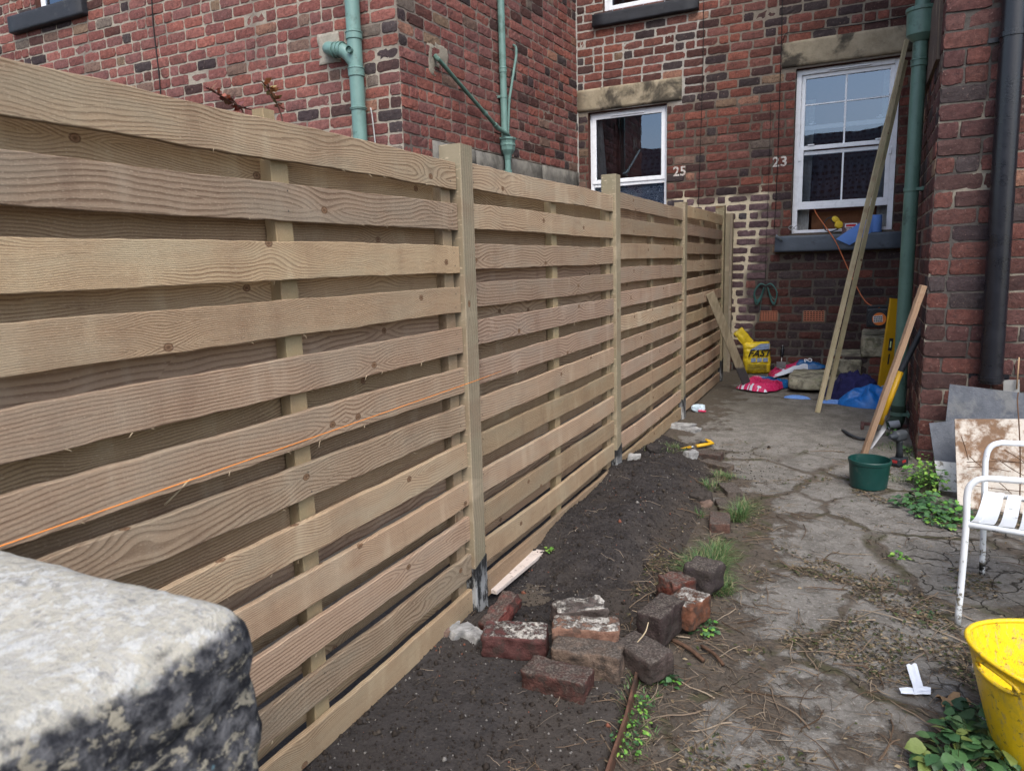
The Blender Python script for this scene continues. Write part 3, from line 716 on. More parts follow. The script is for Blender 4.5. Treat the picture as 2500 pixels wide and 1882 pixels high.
def curtain(par,x0,x1,z0,z1,y,mat,name='curtain',slant=0.,amp=.012):
    b=MB(); n=26; V=[]
    for j in range(9):
        t=j/8
        for i in range(n+1):
            x=x0+(x1+slant*(1-t)-x0)*i/n; V.append((x,y+amp*math.sin(i*1.9+j*.2)+amp*.5*math.sin(i*.7),z0+(z1-z0)*t))
    b.add(V,[(j*(n+1)+i,j*(n+1)+i+1,(j+1)*(n+1)+i+1,(j+1)*(n+1)+i) for j in range(8) for i in range(n)]); return b.build(name,mat,par,smooth=True)
# --- window beside the corner
x0,x1,z0,z1=WIN25; f=MB(); Y=6.675; zt=at(1632,436,1,Y)[2]-.01
frame(f,x0+.003,x1-.003,z0,z1-.003,Y,.045,.07); cbox(f,x0+.048,x1-.048,Y,Y+.07,zt-.035,zt+.012)
frame(f,x0+.034,x1-.034,zt+.006,z1-.034,Y-.014,.05,.02)
fw=f.build('window',PVC,house,bevel=.004); fw['label']='small white window with a lace-curtained lower light'
pane(fw,x0+.08,x1-.08,zt+.05,z1-.08,Y+.012); pane(fw,x0+.045,x1-.045,z0+.04,zt-.03,Y+.03)
g_=MB(); cbox(g_,-1.55,-1.12,Y-.03,Y-.015,z1-.062,z1-.05); g_.build('trickle_vent',PVC,fw,bevel=.003)
curtain(fw,x0+.05,x0+.12,zt+.02,z1-.08,Y+.12,CURTAIN,slant=.07); curtain(fw,x0+.045,x1-.045,z0,zt-.02,Y+.07,LACE,'lace_curtain',amp=.004)
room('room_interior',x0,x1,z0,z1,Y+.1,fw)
# --- tall sash window
x0,x1,z0,z1=WIN23; f=MB(); Y=6.665
frame(f,x0+.003,x1-.003,z0-.02,z1-.003,Y,.055,.1)
fw=f.build('window',PVC,house,bevel=.004); fw['label']='tall white sash window, lower sash raised a little'
zm=at(2030,428,1,Y)[2]; zbb=at(2050,510,1,Y)[2]-.02
def zat(u,v): return at(u,v,1,Y)[2]
zm0,zm1=zat(1960,376)-.02,zat(1960,359)-.0
s1=MB(); xa,xb=x0+.058,x1-.058
frame(s1,xa,xb,zm0,z1-.058,Y+.03,.042,.03); s1.build('upper_sash',PVC,fw,bevel=.003)
zl0=zat(1960,512); zl1=zm0+.03
s2=MB(); frame(s2,xa,xb,zl0,zm1+.004,Y-.002,.045,.03)
cbox(s2,xa+.045,xb-.045,Y+.001,Y+.026,zl0+.045,zl0+.085)
for xx in(xa-.012,xb-.02): cbox(s2,xx,xx+.032,Y-.012,Y+.02,zm0-.06,zm0+.01)
s2.build('lower_sash',PVC,fw,bevel=.003)
gb=MB(); xc=(xa+xb)/2-.006; cbox(gb,xc-.009,xc+.009,Y+.033,Y+.045,zm1,z1-.09); cbox(gb,xc-.009,xc+.009,Y+.004,Y+.014,zl0+.085,zm0)
zb1=zat(2000,248)-.02; cbox(gb,xa+.04,xb-.04,Y+.036,Y+.042,zb1-.006,zb1+.006)
zz=zat(2020,305); cbox(gb,xa+.03,xb-.03,Y+.12,Y+.15,zz-.02,zz+.028)
gb.build('glazing_bar',PVC,fw)
for px in (xa+.12,xb-.12):
    lk=MB(); lump(lk,(px,Y+.1,zz+.04),(.035,0,0),(0,.01,0),(0,0,.008),.5,4,.002,30); lump(lk,(px+.005,Y+.1,zz+.056),(.012,0,0),(0,.01,0),(0,0,.01),.5,4,.002,30)
    lk.build('sash_lock',PVC,fw,smooth=True); lk=MB(); lump(lk,(px,Y-.005,zm1+.012),(.035,0,0),(0,.01,0),(0,0,.007),.5,4,.002,30); lk.build('sash_lock',PVC,fw,smooth=True)
pane(fw,xa+.04,xb-.04,zm1,z1-.09,Y+.05); pane(fw,xa+.04,xb-.04,zl0+.08,zm0+.005,Y+.018)
tv=MB(); cbox(tv,x0+.33,x0+.75,Y-.02,Y-.004,z1-.045,z1-.03); tv.build('trickle_vent',PVC,fw,bevel=.003)
curtain(fw,x0+.05,x0+.2,z0,z1-.3,Y+.17,CURTAIN,slant=-.03); curtain(fw,x1-.16,x1-.05,z0,z1-.1,Y+.17,CURTAIN)
cb=MB(); cbox(cb,x0+.2,x1-.17,Y+.2,Y+.22,z0-.02,z0+.24); cb.build('brown_board',plain('brown_card',(.20,.085,.04),.8,.2),fw)
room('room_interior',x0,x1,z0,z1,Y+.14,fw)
# --- upstairs window, only its foot is in view
x0,x1,z0,z1=WINUP; f=MB(); Y=6.66; frame(f,x0,x1,z0,z1,Y,.06,.07); frame(f,x0+.05,x1-.05,z0+.05,z1-.05,Y-.012,.05,.02)
fw=f.build('window',PVC,house,bevel=.004); fw['label']='upstairs white window'
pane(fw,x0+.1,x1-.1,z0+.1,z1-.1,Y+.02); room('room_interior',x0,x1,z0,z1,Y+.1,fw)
# --- air bricks
TERRA=plain('terracotta',(.40,.16,.10),.85,.2,scale=30,bump=.002); AMORT=plain('rough_pale_mortar',(.2,.165,.125),.9,.1,scale=40,bump=.004)
for a0,a1,b0,b1 in AIR:
    m=MB(); w=(a1-a0-.03); cbox(m,a0,a1,6.6,6.64,b0,b0+.022,m=1); cbox(m,a0,a0+.012,6.592,6.64,b0+.022,b1,m=1); cbox(m,a1-.012,a1,6.592,6.64,b0+.022,b1,m=1); cbox(m,a0+.012,a1-.012,6.594,6.64,b1-.008,b1,m=1)
    X0,X1,Z0_,Z1_=a0+.012,a1-.012,b0+.022,b1-.008; nx,nz=7,5; px=(X1-X0)/nx; pz=(Z1_-Z0_)/nz
    for i in range(nx+1): cbox(m,X0+px*i-.005 if i else X0,X0+px*i+.005 if i<nx else X1,6.586,6.62,Z0_,Z1_)
    for j in range(nz+1):
        for i in range(nx): cbox(m,X0+px*i+.005,X0+px*(i+1)-.005,6.588,6.62,Z0_+pz*j-.0045,Z0_+pz*j+.0045)
    cbox(m,X0,X1,6.63,6.64,Z0_,Z1_,m=2)
    m.build('air_brick',[TERRA,AMORT,ROOM],house)
# --- painted numbers
WHP=plain('worn_white_paint',(.6,.58,.54),.8,.2,var=.2,scale=60,bump=.001,dirt=(.25,.09,.06),dirt_amt=.75,dscale=38)
def text_obj(name,s,size,mat,origin,ex,ey,parent=None,extrude=.0012,shear=0.,bold=.0,space=1.):
    """flat lettering lying in the plane spanned by ex, ey"""
    cu=bpy.data.curves.new('tmp','FONT'); cu.body=s; cu.size=1; cu.shear=shear; cu.space_character=space; cu.offset=bold; cu.resolution_u=4
    cu.align_x='CENTER'; cu.align_y='CENTER'
    to=bpy.data.objects.new('tmp',cu); COL.objects.link(to); dg=bpy.context.evaluated_depsgraph_get()
    me=bpy.data.meshes.new_from_object(to.evaluated_get(dg)); bpy.data.objects.remove(to); bpy.data.curves.remove(cu)
    ex=nrm(ex);ey=nrm(ey);ez=np.cross(ex,ey); off=np.array(par_loc(parent)) if parent is not None else 0
    for v in me.vertices:
        q=np.array(origin)+ex*v.co.x*size+ey*v.co.y*size+ez*extrude; v.co=(q-off).tolist()
    me.name=name; me.materials.clear(); me.materials.append(mat)
    o=bpy.data.objects.new(name,me); COL.objects.link(o)
    if parent is not None: o.parent=parent
    return o
n=text_obj('house_number','25',.155,WHP,(-.66,6.588,2.412),(1,0,0),(0,0,1),house,bold=.02,space=1.05); n['label']='worn white painted 25'
n=text_obj('house_number','23',.155,WHP,(.487,6.588,2.427),(1,0,0),(0,0,1),house,bold=.02,space=1.1); n['label']='white painted 23'
# --- thin cables on the wall
CABLE=plain('black_cable',(.012,.012,.012),.6,.3); 
def cable(pts,r,par,yoff=6.582,name='cable',mat=CABLE):
    m=MB(); tube(m,bez([at(u,v,1,yoff) for u,v in pts],5),r,6); return m.build(name,mat,par,smooth=True)
cable([(1911,-30),(1909,60),(1908,110),(1906,160),(1903,250),(1901,310),(1899,390),(1896,450),(1894,500),(1890,560)],.0045,house)
cable([(2215,40),(2100,60),(1950,78),(1920,82),(1911,100)],.004,house)
cable([(1718,-10),(1717,120),(1714,240),(1711,330),(1708,420),(1705,505)],.0035,house)
cable([(1882,240),(1878,400),(1872,560),(1868,690)],.0025,house)
# --- coil of green cord hanging from the wall cable
m=MB(); cc=at(1870,699,1,6.56)
for i in range(9):
    sx=1 if i%2 else -1; w=.12+.02*random.random(); d=.15+.07*random.random()
    tube(m,bez([cc+np.array((0,-.004*i,.01)),cc+np.array((sx*w*.5,-.004*i,.02+.01*random.random())),cc+np.array((sx*w,-.01,-.07)),cc+np.array((sx*w*.85,0,-d)),cc+np.array((sx*w*.5,0,-d*.8)),cc+np.array((sx*.02,-.003*i,-.01))],6),.0055,6)
tube(m,bez([cc,cc+np.array((-.04,0,-.12)),cc+np.array((-.06,0,-.3)),cc+np.array((-.07,0,-.42))],5),.003,5)
tag(m.build('cord_coil',plain('dark_green_cord',(.04,.12,.11),.6,.3),smooth=True),'looped hank of dark green cord hung on the brick wall above the left air brick','cord')
# ================================================================ pipes helper
def pipe_v(par,x,y,z0,z1,r,mat,collars=(),clips=(),name='drainpipe',wall=(0,1,0),gap=.05,n=28,lean=(0,0)):
    m=MB(); P=lambda z:(x+lean[0]*(z-z0),y+lean[1]*(z-z0),z)
    tube(m,[P(z0),P((z0+z1)/2),P(z1)],r,n)
    for zc,h in collars:
        tube(m,[P(zc-h/2-.004),P(zc-h/2),P(zc+h/2),P(zc+h/2+.004)],[r,r*1.13,r*1.13,r],n)
        tube(m,[P(zc+h/2-.012),P(zc+h/2-.009),P(zc+h/2-.003),P(zc+h/2)],[r*1.13,r*1.2,r*1.2,r*1.13],n)
    o=m.build(name,mat,par,auto=40)
    for zc in clips:
        c=MB(); tube(c,[P(zc-.014),P(zc+.014)],r*1.1,n); wv=nrm(wall); p=np.array(P(zc))
        side=np.cross(wv,(0,0,1)); box(c,p+wv*gap*.75,side*(r*.95),wv*gap*.55,(0,0,.011))
        for s in(-1,1): box(c,p+wv*(gap+.0)+side*s*(r*1.2),side*(r*.5),wv*.006,(0,0,.014))
        c.build('pipe_clip',mat,o)
    return o
# ================================================================ neighbouring wing on the left
wing=empty('house_wing',(-2.213,2.97,0)); tag(wing,'red brick house wing with sage green pipes standing behind the fence on the left','house')
def dkL(u,z): return .55 if -2.62<u+XL0<-2.34 else .09
REDL=[(.26,.105,.085),(.235,.09,.075),(.28,.105,.08),(.2,.08,.07),(.24,.105,.09),(.21,.095,.085)]
def mtL(u,z): 
    n=N3(u,z,2,2.5)
    return (.34,.305,.25) if n>-.15 else (.22,.19,.16)
XL0=-9.6
LW=(-6.95,-6.12,4.27,5.2)
brick_wall('brick_wall',(XL0,2.97,0),(1,0,0),(0,-1,0),-2.213-XL0,-.11,5.4,[(LW[0]-XL0,LW[1]-XL0,LW[2],LW[3])],dkL,mtL,wing,seed=9,ch=.101,bl=.26,odd=.07,headers=.16,reds=REDL)
UR=nrm((.239,3.63,0)); NR=np.array([UR[1],-UR[0],0])
def dkR(u,z): return .13
def mtR(u,z): return (.23,.195,.165) if N3(u,z,5,2.)>-.1 else (.15,.125,.11)
brick_wall('brick_wall',(-2.213,2.97,0),UR,NR,3.638,-.11,5.4,[(.42,3.64,1.6,2.505)],dkR,mtR,wing,seed=12,ch=.101,bl=.26,odd=.05,headers=.2,reds=REDL)
m=MB()
for (ua,ub,zt_) in((.42,1.15,2.50),(1.16,1.72,2.495),(1.73,2.6,2.498),(2.61,3.63,2.503)):
    c=np.array((-2.213,2.97,0))+UR*(ua+ub)/2+NR*-.03+np.array((0,0,(zt_+1.6)/2))
    lump(m,c,UR*(ub-ua)/2,NR*.045,(0,0,(zt_-1.6)/2),.15,8,.004,9)
m.build('stone_band',BAND,wing,smooth=True)
b=MB(); cbox(b,XL0,-2.45,3.4,6.5,-.1,5.4); b.build('house_body',BODY,wing)
b=MB(); b.add([(-9.9,2.6,5.4),(-1.9,2.6,5.4),(-1.9,9,5.4),(-9.9,9,5.4),(-9.9,6,7.2),(-1.9,6,7.2)],[(0,1,5,4),(4,5,2,3),(0,4,3),(1,2,5),(0,3,2,1)]); b.build('roof',ROOFM,wing)
b=MB(); slab(b,-7.37,-6.09,2.89,3.05,4.083,4.26,amp=.004); b.build('window_sill',SILLDK,wing,smooth=True)
f=MB(); frame(f,LW[0],LW[1],LW[2],LW[3],3.03,.06,.06); fw=f.build('window',PVC,wing,bevel=.004); pane(fw,LW[0]+.06,LW[1]-.06,LW[2]+.06,LW[3]-.06,3.05); room('room_interior',*LW,3.1,fw,1.)
# soil pipe with a swept branch
PX=at(880,300,1,2.88)[0]; X_=PX-.012
r=.062
pz=lambda v:at(865,v,1,2.88)[2]
o=pipe_v(wing,X_,2.88,-.1,5.6,r,GREENPIPE,collars=[(pz(88),.06),(pz(178),.07),(pz(268),.02)],clips=[],wall=(0,1,0),gap=.07,name='soil_pipe')
m=MB(); zc=pz(128)
tube(m,bez([(X_,2.88,zc-.10),(X_-.06,2.875,zc-.02),(X_-.13,2.87,zc+.03),(X_-.22,2.875,zc+.05),(X_-.29,2.9,zc+.075),(X_-.33,2.97,zc+.09)],6),.058,24)
for t in (.12,.16,.20): tube(m,[(X_-t,2.87,zc+.02+t*.12),(X_-t-.012,2.87,zc+.022+t*.12)],.066,24)
m.build('pipe_branch',GREENPIPE,o,auto=28)
m=MB(); tube(m,[(X_+.0,2.82,zc+.0),(X_+.005,2.785,zc+.0)],[.028,.028],20,cap=False); tube(m,[(X_,2.83,zc),(X_+.002,2.81,zc)],.021,16); m.build('pipe_boss',GREENPIPE,o,auto=28)
mb_=MB(); lump(mb_,(X_-.34,2.965,zc+.10),(.12,0,0),(0,.01,0),(0,0,.13),.6,8,.012,14); mb_.build('mortar_patch',plain('pale_mortar_patch',(.33,.3,.25),.9,.1,scale=50,bump=.005),wing,smooth=True)
m=MB(); tube(m,bez([(X_+.085,2.94,pz(265)),(X_+.1,2.94,pz(300)),(X_+.12,2.95,2.2)],5),.006,6); m.build('cable',CURTAIN,wing,smooth=True)
m=MB(); tube(m,bez([at(u,v,1,2.955) for u,v in((369,-20),(374,60),(382,130),(389,190),(392,230))]+[(at(392,230,1,2.955)+np.array((0,0,-.6)))],5),.006,6); m.build('cable',CABLE,wing,smooth=True)
# pipes on the return wall
def RW(u,v,off=.06):
    n=NR; d0=np.dot(n,np.array((-2.213,2.97,0)))+off
    d=CR.T@np.array([(u-1250)/FPX,(v-941)/FPX,1.]); t=(d0-n@CAM)/(n@d); return CAM+t*d
C1=lambda x,y:(780+x/3.403,y/3.403)
a=RW(*C1(1540,1150)); 
dp=pipe_v(wing,a[0],a[1],a[2],5.5,.036,GREENPIPE,collars=[(RW(*C1(1500,575))[2],.05)],clips=[RW(*C1(1515,800))[2]],wall=-NR,gap=.06,n=20)
h0=RW(*C1(1560,1170)); m=MB()
prof=[(.016,-.36),(.036,-.36),(.036,-.2),(.04,-.19),(.05,-.15),(.083,-.1),(.088,-.06),(.094,-.055),(.094,-.04),(.088,-.035),(.092,0),(.104,.006),(.104,.024),(.096,.026),(.094,.02),(.08,-.03)]
V=[];F=[];n=8
for rr_,zz_ in prof:
    k_=20 if False else 8
    for j in range(8):
        q=math.pi/8+j*math.pi/4; V.append((h0[0]+rr_*math.cos(q)*.9,h0[1]+rr_*math.sin(q),h0[2]+zz_))
for i in range(len(prof)-1):
    for j in range(8): F.append((i*8+j,i*8+(j+1)%8,(i+1)*8+(j+1)%8,(i+1)*8+j))
m.add(V,F); hp=m.build('hopper_head',GREENPIPE,dp,bevel=.002)
m=MB(); tube(m,[(h0[0],h0[1],h0[2]-.3),(h0[0],h0[1],-.1)],.036,20); tube(m,[(h0[0],h0[1],h0[2]-.30),(h0[0],h0[1],h0[2]-.37)],.042,20); m.build('lower_pipe',GREENPIPE,dp,auto=40)
e0=RW(*C1(962,468),.02); e1=RW(*C1(985,492),.07); e2=RW(*C1(1480,1065),.08); e3=RW(*C1(1560,1115),.09); e4=RW(*C1(1572,1150),.07)
m=MB(); tube(m,bez([e0,e1],3)+[e2],.019,16); m.build('waste_pipe',DKGREEN,wing,auto=28)
m=MB(); tube(m,bez([e2+(e1-e2)*.02,e2+(e3-e2)*.4,e3,e4],6),.023,16); tube(m,[e2-(e2-e1)*.0,e2+(e1-e2)*.06],.025,16); tube(m,[e2+(e1-e2)*.22,e2+(e1-e2)*.25],.023,16); m.build('pipe_elbow',GREENPIPE,wing,auto=28)
f0=RW(*C1(1612,378),.02); f1=RW(*C1(1632,400),.06); f2=RW(*C1(1575,840),.06); f3=RW(*C1(1565,1140),.06)
m=MB(); tube(m,bez([f0,f1,f1+np.array((0,0,-.08))],4)+[f2,f3],.014,12); tube(m,[f2+np.array((0,0,.02)),f2-np.array((0,0,.02))],.018,12); m.build('overflow_pipe',GREENPIPE,wing,auto=28)
mp_=MB(); c=RW(*C1(930,500),.004); lump(mp_,c,UR*.05,NR*.006,(0,0,.13),.6,8,.012,14); c=RW(*C1(1010,480),.004); lump(mp_,c,UR*.1,NR*.005,(0,0,.1),.6,8,.02,11)
mp_.build('mortar_patch',plain('grey_mortar_patch',(.26,.235,.19),.9,.1,scale=50,bump=.005),wing,smooth=True)
# ================================================================ neighbouring wing on the right
RY=3.12
rwing=empty('brick_outbuilding',(1.8,RY,0)); tag(rwing,'dark brick building corner on the right carrying a thick black downpipe','building')
REDO=[(.125,.056,.046),(.11,.05,.045),(.15,.062,.05),(.095,.046,.043),(.12,.06,.053)]
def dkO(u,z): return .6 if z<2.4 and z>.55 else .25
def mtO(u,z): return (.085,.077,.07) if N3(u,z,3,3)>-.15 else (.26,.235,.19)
REDS0=list(REDS)
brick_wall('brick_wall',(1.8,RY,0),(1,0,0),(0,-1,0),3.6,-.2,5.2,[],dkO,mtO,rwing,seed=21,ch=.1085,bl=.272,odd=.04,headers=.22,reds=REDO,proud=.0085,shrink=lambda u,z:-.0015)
DOOR=(5.3-RY,6.2-RY,.5,2.55)
brick_wall('brick_wall',(1.8,RY,0),(0,1,0),(-1,0,0),6.6-RY,-.2,5.2,[DOOR],lambda u,z:.35,lambda u,z:(.24,.2,.16),rwing,seed=23,ch=.1085,bl=.272,headers=.3,reds=REDO)
b=MB(); cbox(b,2.1,5.4,RY+.3,6.5,-.1,5.2); b.build('house_body',BODY,rwing)
b=MB(); b.add([(1.55,2.8,5.2),(5.7,2.8,5.2),(5.7,6.9,5.2),(1.55,6.9,5.2),(1.55,5,6.8),(5.7,5,6.8)],[(0,1,5,4),(4,5,2,3),(0,4,3),(1,2,5),(0,3,2,1)]); b.build('roof',ROOFM,rwing)
b=MB(); cbox(b,1.86,1.9,5.3,6.2,.5,2.55); b.build('door',DKGREEN,rwing)
OLDW=wood('old_brown_board',(.12,.09,.075),(.065,.045,.035),green=(.1,.09,.085),ring=.01,fuzz=.6)
b=MB(); y_0=at(2300,60,0,1.78)[1]; board(b,(1.787,3.3,2.86),(1.787,4.75,2.86),(0,0,1),(-1,0,0),.5,.03,(.3,.4,.5),nseg=8); b.build('door_head_board',OLDW,rwing,auto=28)
# black downpipe
p0=at(2418,935,1,3.03); p1=at(2452,200,1,3.03); xb_=(at(2440,500,1,3.03)[0])
bp=pipe_v(rwing,p0[0],3.03,p0[2]+.0,5.1,.066,BLACKP,collars=[],clips=[p0[2]+.03,at(2470,85,1,3.03)[2]],wall=(0,1,0),gap=.085,name='black_downpipe',lean=((xb_-p0[0])/1.15*.6,0))
# green drainpipe by the inner corner
q0=at(2188,1000,1,4.1); q1=at(2232,0,1,4.1); GX=1.715; GY=4.1
zz=lambda v:at(2200,v,1,GY)[2]
gp_=pipe_v(rwing,GX,GY,.12,5.0,.052,DKGREEN,collars=[(at(2214,158,1,GY)[2],.05)],clips=[at(2170,1008,1,GY)[2],at(2196,465,1,GY)[2]],wall=(1,0,0),gap=.07,name='green_drainpipe')
m=MB(); hz=at(2234,60,1,GY)[2]; sx=(GX,GY-.01)
prof=[(.055,-.13),(.075,-.11),(.1,-.085),(.104,.075),(.112,.08),(.112,.105),(.1,.107),(.09,.09)]
V=[];F=[]; n=28
for rr_,z_ in prof:
    for j in range(n):
        q=2*math.pi*j/n; V.append((sx[0]+rr_*math.cos(q),sx[1]+rr_*.9*math.sin(q),hz+z_))
for i in range(len(prof)-1):
    for j in range(n): F.append((i*n+j,i*n+(j+1)%n,(i+1)*n+(j+1)%n,(i+1)*n+j))
m.add(V,F); m.build('hopper_head',DKGREEN,gp_,auto=40)
m=MB(); tube(m,bez([(GX,GY,.14),(GX,GY,.04),(GX-.02,GY-.04,-.01),(GX-.06,GY-.12,-.03)],6),[.056]*18+[.06],20); m.build('pipe_shoe',plain('mossy_pipe_shoe',(.03,.05,.035),.8,.2,dirt=(.1,.11,.08)),gp_,smooth=True)
gs=gp(2174,1050); m=MB(); tube(m,[(gs[0]-.015,gs[1]+.01,gs[2]+.035),(gs[0]+.06,gs[1]+.03,gs[2]+.05)],[.034,.03],18,cap=False); tube(m,[(gs[0]-.0,gs[1]+.01,gs[2]+.035),(gs[0]+.06,gs[1]+.03,gs[2]+.05)],.028,18); 
tag(m.build('grey_pipe_end',plain('grey_plastic',(.3,.33,.36),.4,.4,dirt=(.1,.1,.1))),'short grey plastic pipe end at the foot of the green drainpipe','pipe')
# gully surround
m=MB(); gg=gp(2125,1042); lump(m,(gg[0]+.1,gg[1]+.06,gg[2]-.005),(.17,0,0),(0,.012,0),(0,0,.03),.3,6,.004,20); lump(m,(gg[0]-.06,gg[1]-.02,gg[2]-.0),(.012,.01,0),(0,.1,0),(0,0,.028),.3,6,.004,20)
tag(m.build('gully_kerb',plain('reddish_gully_brick',(.10,.05,.045),.8,.3,scale=30,bump=.003),smooth=True),'low reddish kerb round the drain gully below the green drainpipe','kerb')
# ================================================================ house across the back lane (seen only in the window panes)
back=empty('opposite_house',(0,-17,0)); tag(back,'low house with a dark tiled roof across the lane, mirrored in the window panes','house')
b=MB(); cbox(b,-16,18,-24,-17,-.2,3.3); b.build('wall',BODY,back)
b=MB(); n=30
V=[];F=[]
for j in range(n+1):
    t=j/n; y=-16.7-4.2*t; z=3.2+3.6*t
    V+= [(-16.4,y,z+.03),(18.4,y,z+.03),(-16.4,y-.14,z-.01),(18.4,y-.14,z-.01)]
for j in range(n):
    o_=4*j; F+=[(o_,o_+1,o_+3,o_+2),(o_+2,o_+3,o_+5,o_+4)]
b.add(V,F); b.add([(-16.4,-20.9,6.8),(18.4,-20.9,6.8),(18.4,-25,3.2),(-16.4,-25,3.2)],[(0,1,2,3)])
def tilem():
    g=G('wavy_roof_tile',.8,.2); v=g.geo(); x=g.xyz(v); s=g.m('SINE',g.m('MULTIPLY',x[0],21.)); n=g.noise(v,5,4)
    rw=g.m('FRACT',g.m('ADD',g.m('MULTIPLY',x[1],3.1),g.m('MULTIPLY',s,.16)))
    return g.out(g.mix(g.m('MULTIPLY',g.rng(rw,.05,.4),g.rng(g.m('ADD',g.m('MULTIPLY',s,.25),n),0.,1.,.5,1.)),(.02,.02,.021),(.26,.255,.26)),.8)
b.build('roof',tilem(),back)
b=MB(); cbox(b,-16.4,18.4,-16.72,-16.6,3.08,3.22); b.build('gutter',plain('pale_gutter',(.3,.3,.3),.6),back)
for wx in (-6,-2.5,1.2,5,8.5):
    b=MB(); frame(b,wx,wx+1.2,1.1,2.4,-16.98,.07,.06); b.build('window',PVC,back)
# ================================================================ stone steps by the right-hand wall
steps=empty('stone_steps',(1.5,5.8,0)); tag(steps,'old gritstone steps climbing to the right beside the house wall','steps')
FY=5.62
a=at(2104,823,1,FY); a0=at(2100,873,1,FY)
def blk(name,x0,x1,y0,y1,z0,z1,par,amp=.012,mat=STEP,rd=.14):
    m=MB(); lump(m,((x0+x1)/2,(y0+y1)/2,(z0+z1)/2),((x1-x0)/2,0,0),(0,(y1-y0)/2,0),(0,0,(z1-z0)/2),rd,12,amp,8,seed=x0); return m.build(name,mat,par,smooth=True)
blk('tread',a[0],1.79,FY,6.55,a0[2],a[2],steps)
c=at(2030,878,1,FY-.05); c0=at(2096,878,1,FY-.05); c1=at(2060,918,1,FY-.05)
blk('tread',c[0]-.03,c0[0]+.03,FY-.05,6.55,c1[2],c[2],steps)
brick_wall('riser',(c[0],FY+.03,0),(1,0,0),(0,-1,0),1.79-c[0],-.02,a0[2]+.01,[],lambda u,z:.4,lambda u,z:(.14,.12,.1),steps,seed=5,ch=.09,bl=.24,fine=False)
s0=at(1926,958,1,5.3); s1=at(2040,955,1,5.3)
m=MB(); lump(m,((s0[0]+s1[0])/2+.03,5.66,.075),((s1[0]-s0[0])/2+.05,0,0),(0,.36,0),(0,0,.06),.5,14,.02,5,seed=2)
tag(m.build('stone_slab',STEP,smooth=True),'thick rough stone slab lying on the ground at the foot of the steps','stone')
# ================================================================ bags
BAGY=plain('yellow_plastic_sack',(.62,.46,.02),.42,.45,var=.08,scale=7,bump=.001,dirt=(.2,.15,.05),dirt_amt=.35)
BLK=plain('black_print',(.012,.012,.012),.6,.3); BLUEP=plain('grey_blue_print',(.22,.29,.42),.5,.3,var=.15,scale=30)
def pillow(mb,c,ex,ey,ez,W,Hh,T,n=18,amp=.012,s=14,seed=0,pinch=.6,c3=(1,1,1),crease=1.,m=0):
    """a filled sack: width W along ex, height Hh along ez, bulge T along ey"""
    c=np.array(c,float);ex=nrm(ex);ey=nrm(ey);ez=nrm(ez); V=[];F=[];idx=[]
    for sd in(1,-1):
        for j in range(n+1):
            for i in range(n+1):
                u=i/n*2-1;v=j/n*2-1
                e=(1-abs(u)**4)*(1-abs(v)**4); b=max(e,0)**.5
                wd=1-.05*(1-b)-.06*pinch*abs(v)**3+.03*math.sin(v*7+seed)
                p=c+ex*u*W/2*wd+ez*(v+1)*Hh/2+ey*sd*T/2*b
                q=rnoise(p+seed,s,amp)+rnoise(p+seed*2,s*2.6,amp*.5)
                fold=abs(N3(u*2+seed,v*5,seed,1.3))*amp*1.6*crease
                p=p+q*(.35+.65*b)-ey*sd*fold
                V.append(p)
    k=(n+1)**2
    for sd in(0,1):
        for j in range(n):
            for i in range(n):
                a_=sd*k+j*(n+1)+i; q=(a_,a_+1,a_+n+2,a_+n+1); F.append(q if sd==0 else q[::-1])
    mb.add(V,F,None,c3,m); return V
bg_=gp(1847,914); bag=empty('cement_bag',tuple(bg_)); tag(bag,'yellow sack of fast-setting mix standing upright against the house wall, its torn top flopping left','bag')
VX=nrm((CR[0][0],CR[0][1],0)); VY=nrm((-CR[2][0],-CR[2][1],0)); VZ=np.array((0,0,1.))   # the bag faces the yard
bx=nrm(VX+.1*VY); by=np.cross(VZ,bx)*-1
H_=at(1865,836,1,bg_[1])[2]-bg_[2]
W_=.325
m=MB(); cb_=bg_+np.array((0.0,.07,.0)); pillow(m,cb_,bx,by,VZ+.0*bx-.06*bx,W_,H_,.15,n=30,amp=.018,seed=3,s=9); m.build('sack',BAGY,bag,smooth=True)
m=MB(); pillow(m,cb_-bx*.10+VZ*(H_-.03),nrm(VZ*.65+bx*.75),by,nrm(VZ*.75-bx*.62),.13,.22,.03,n=10,amp=.012,seed=8); m.build('torn_flap',BAGY,bag,smooth=True)
def onbag(u,z,off=.072): return cb_+bx*(u)+VZ*z+by*off-.06*bx*z
text_obj('lettering','FAST',.115,BLK,onbag(.01,H_*.655,.082),bx,nrm(VZ+.12*bx),bag,shear=.25,bold=.02)
def patch(par,name,pts,mat,n=10,base=None):
    mbb=MB(); P=[onbag(u,z,.0785) for u,z in pts]; V=[];k=n
    for j in range(k+1):
        for i in range(k+1):
            s,t=i/k,j/k; p=(P[0]*(1-s)+P[1]*s)*(1-t)+(P[3]*(1-s)+P[2]*s)*t; V.append(p+by*N3(s*3,t*3,1,1)*.003)
    mbb.add(V,[(j*(k+1)+i,j*(k+1)+i+1,(j+1)*(k+1)+i+1,(j+1)*(k+1)+i) for j in range(k) for i in range(k)]); return mbb.build(name,mat,par,smooth=True)
patch(bag,'label_panel',[(-.10,H_*.745),(.13,H_*.79),(.135,H_*.965),(.03,H_*.955)],BLUEP)
for i in range(3): patch(bag,'pictogram',[(-.085+.068*i,H_*.39),(-.03+.068*i,H_*.40),(-.028+.068*i,H_*.52),(-.083+.068*i,H_*.51)],BLUEP,3)
m=MB()
for k_ in range(4):
    z=H_*(.30-.045*k_); p=onbag(-.02,z,.08); box(m,p,bx*.11,by*.0008,VZ*.004)
m.build('small_print',plain('olive_print',(.2,.17,.03),.6,.3),bag)
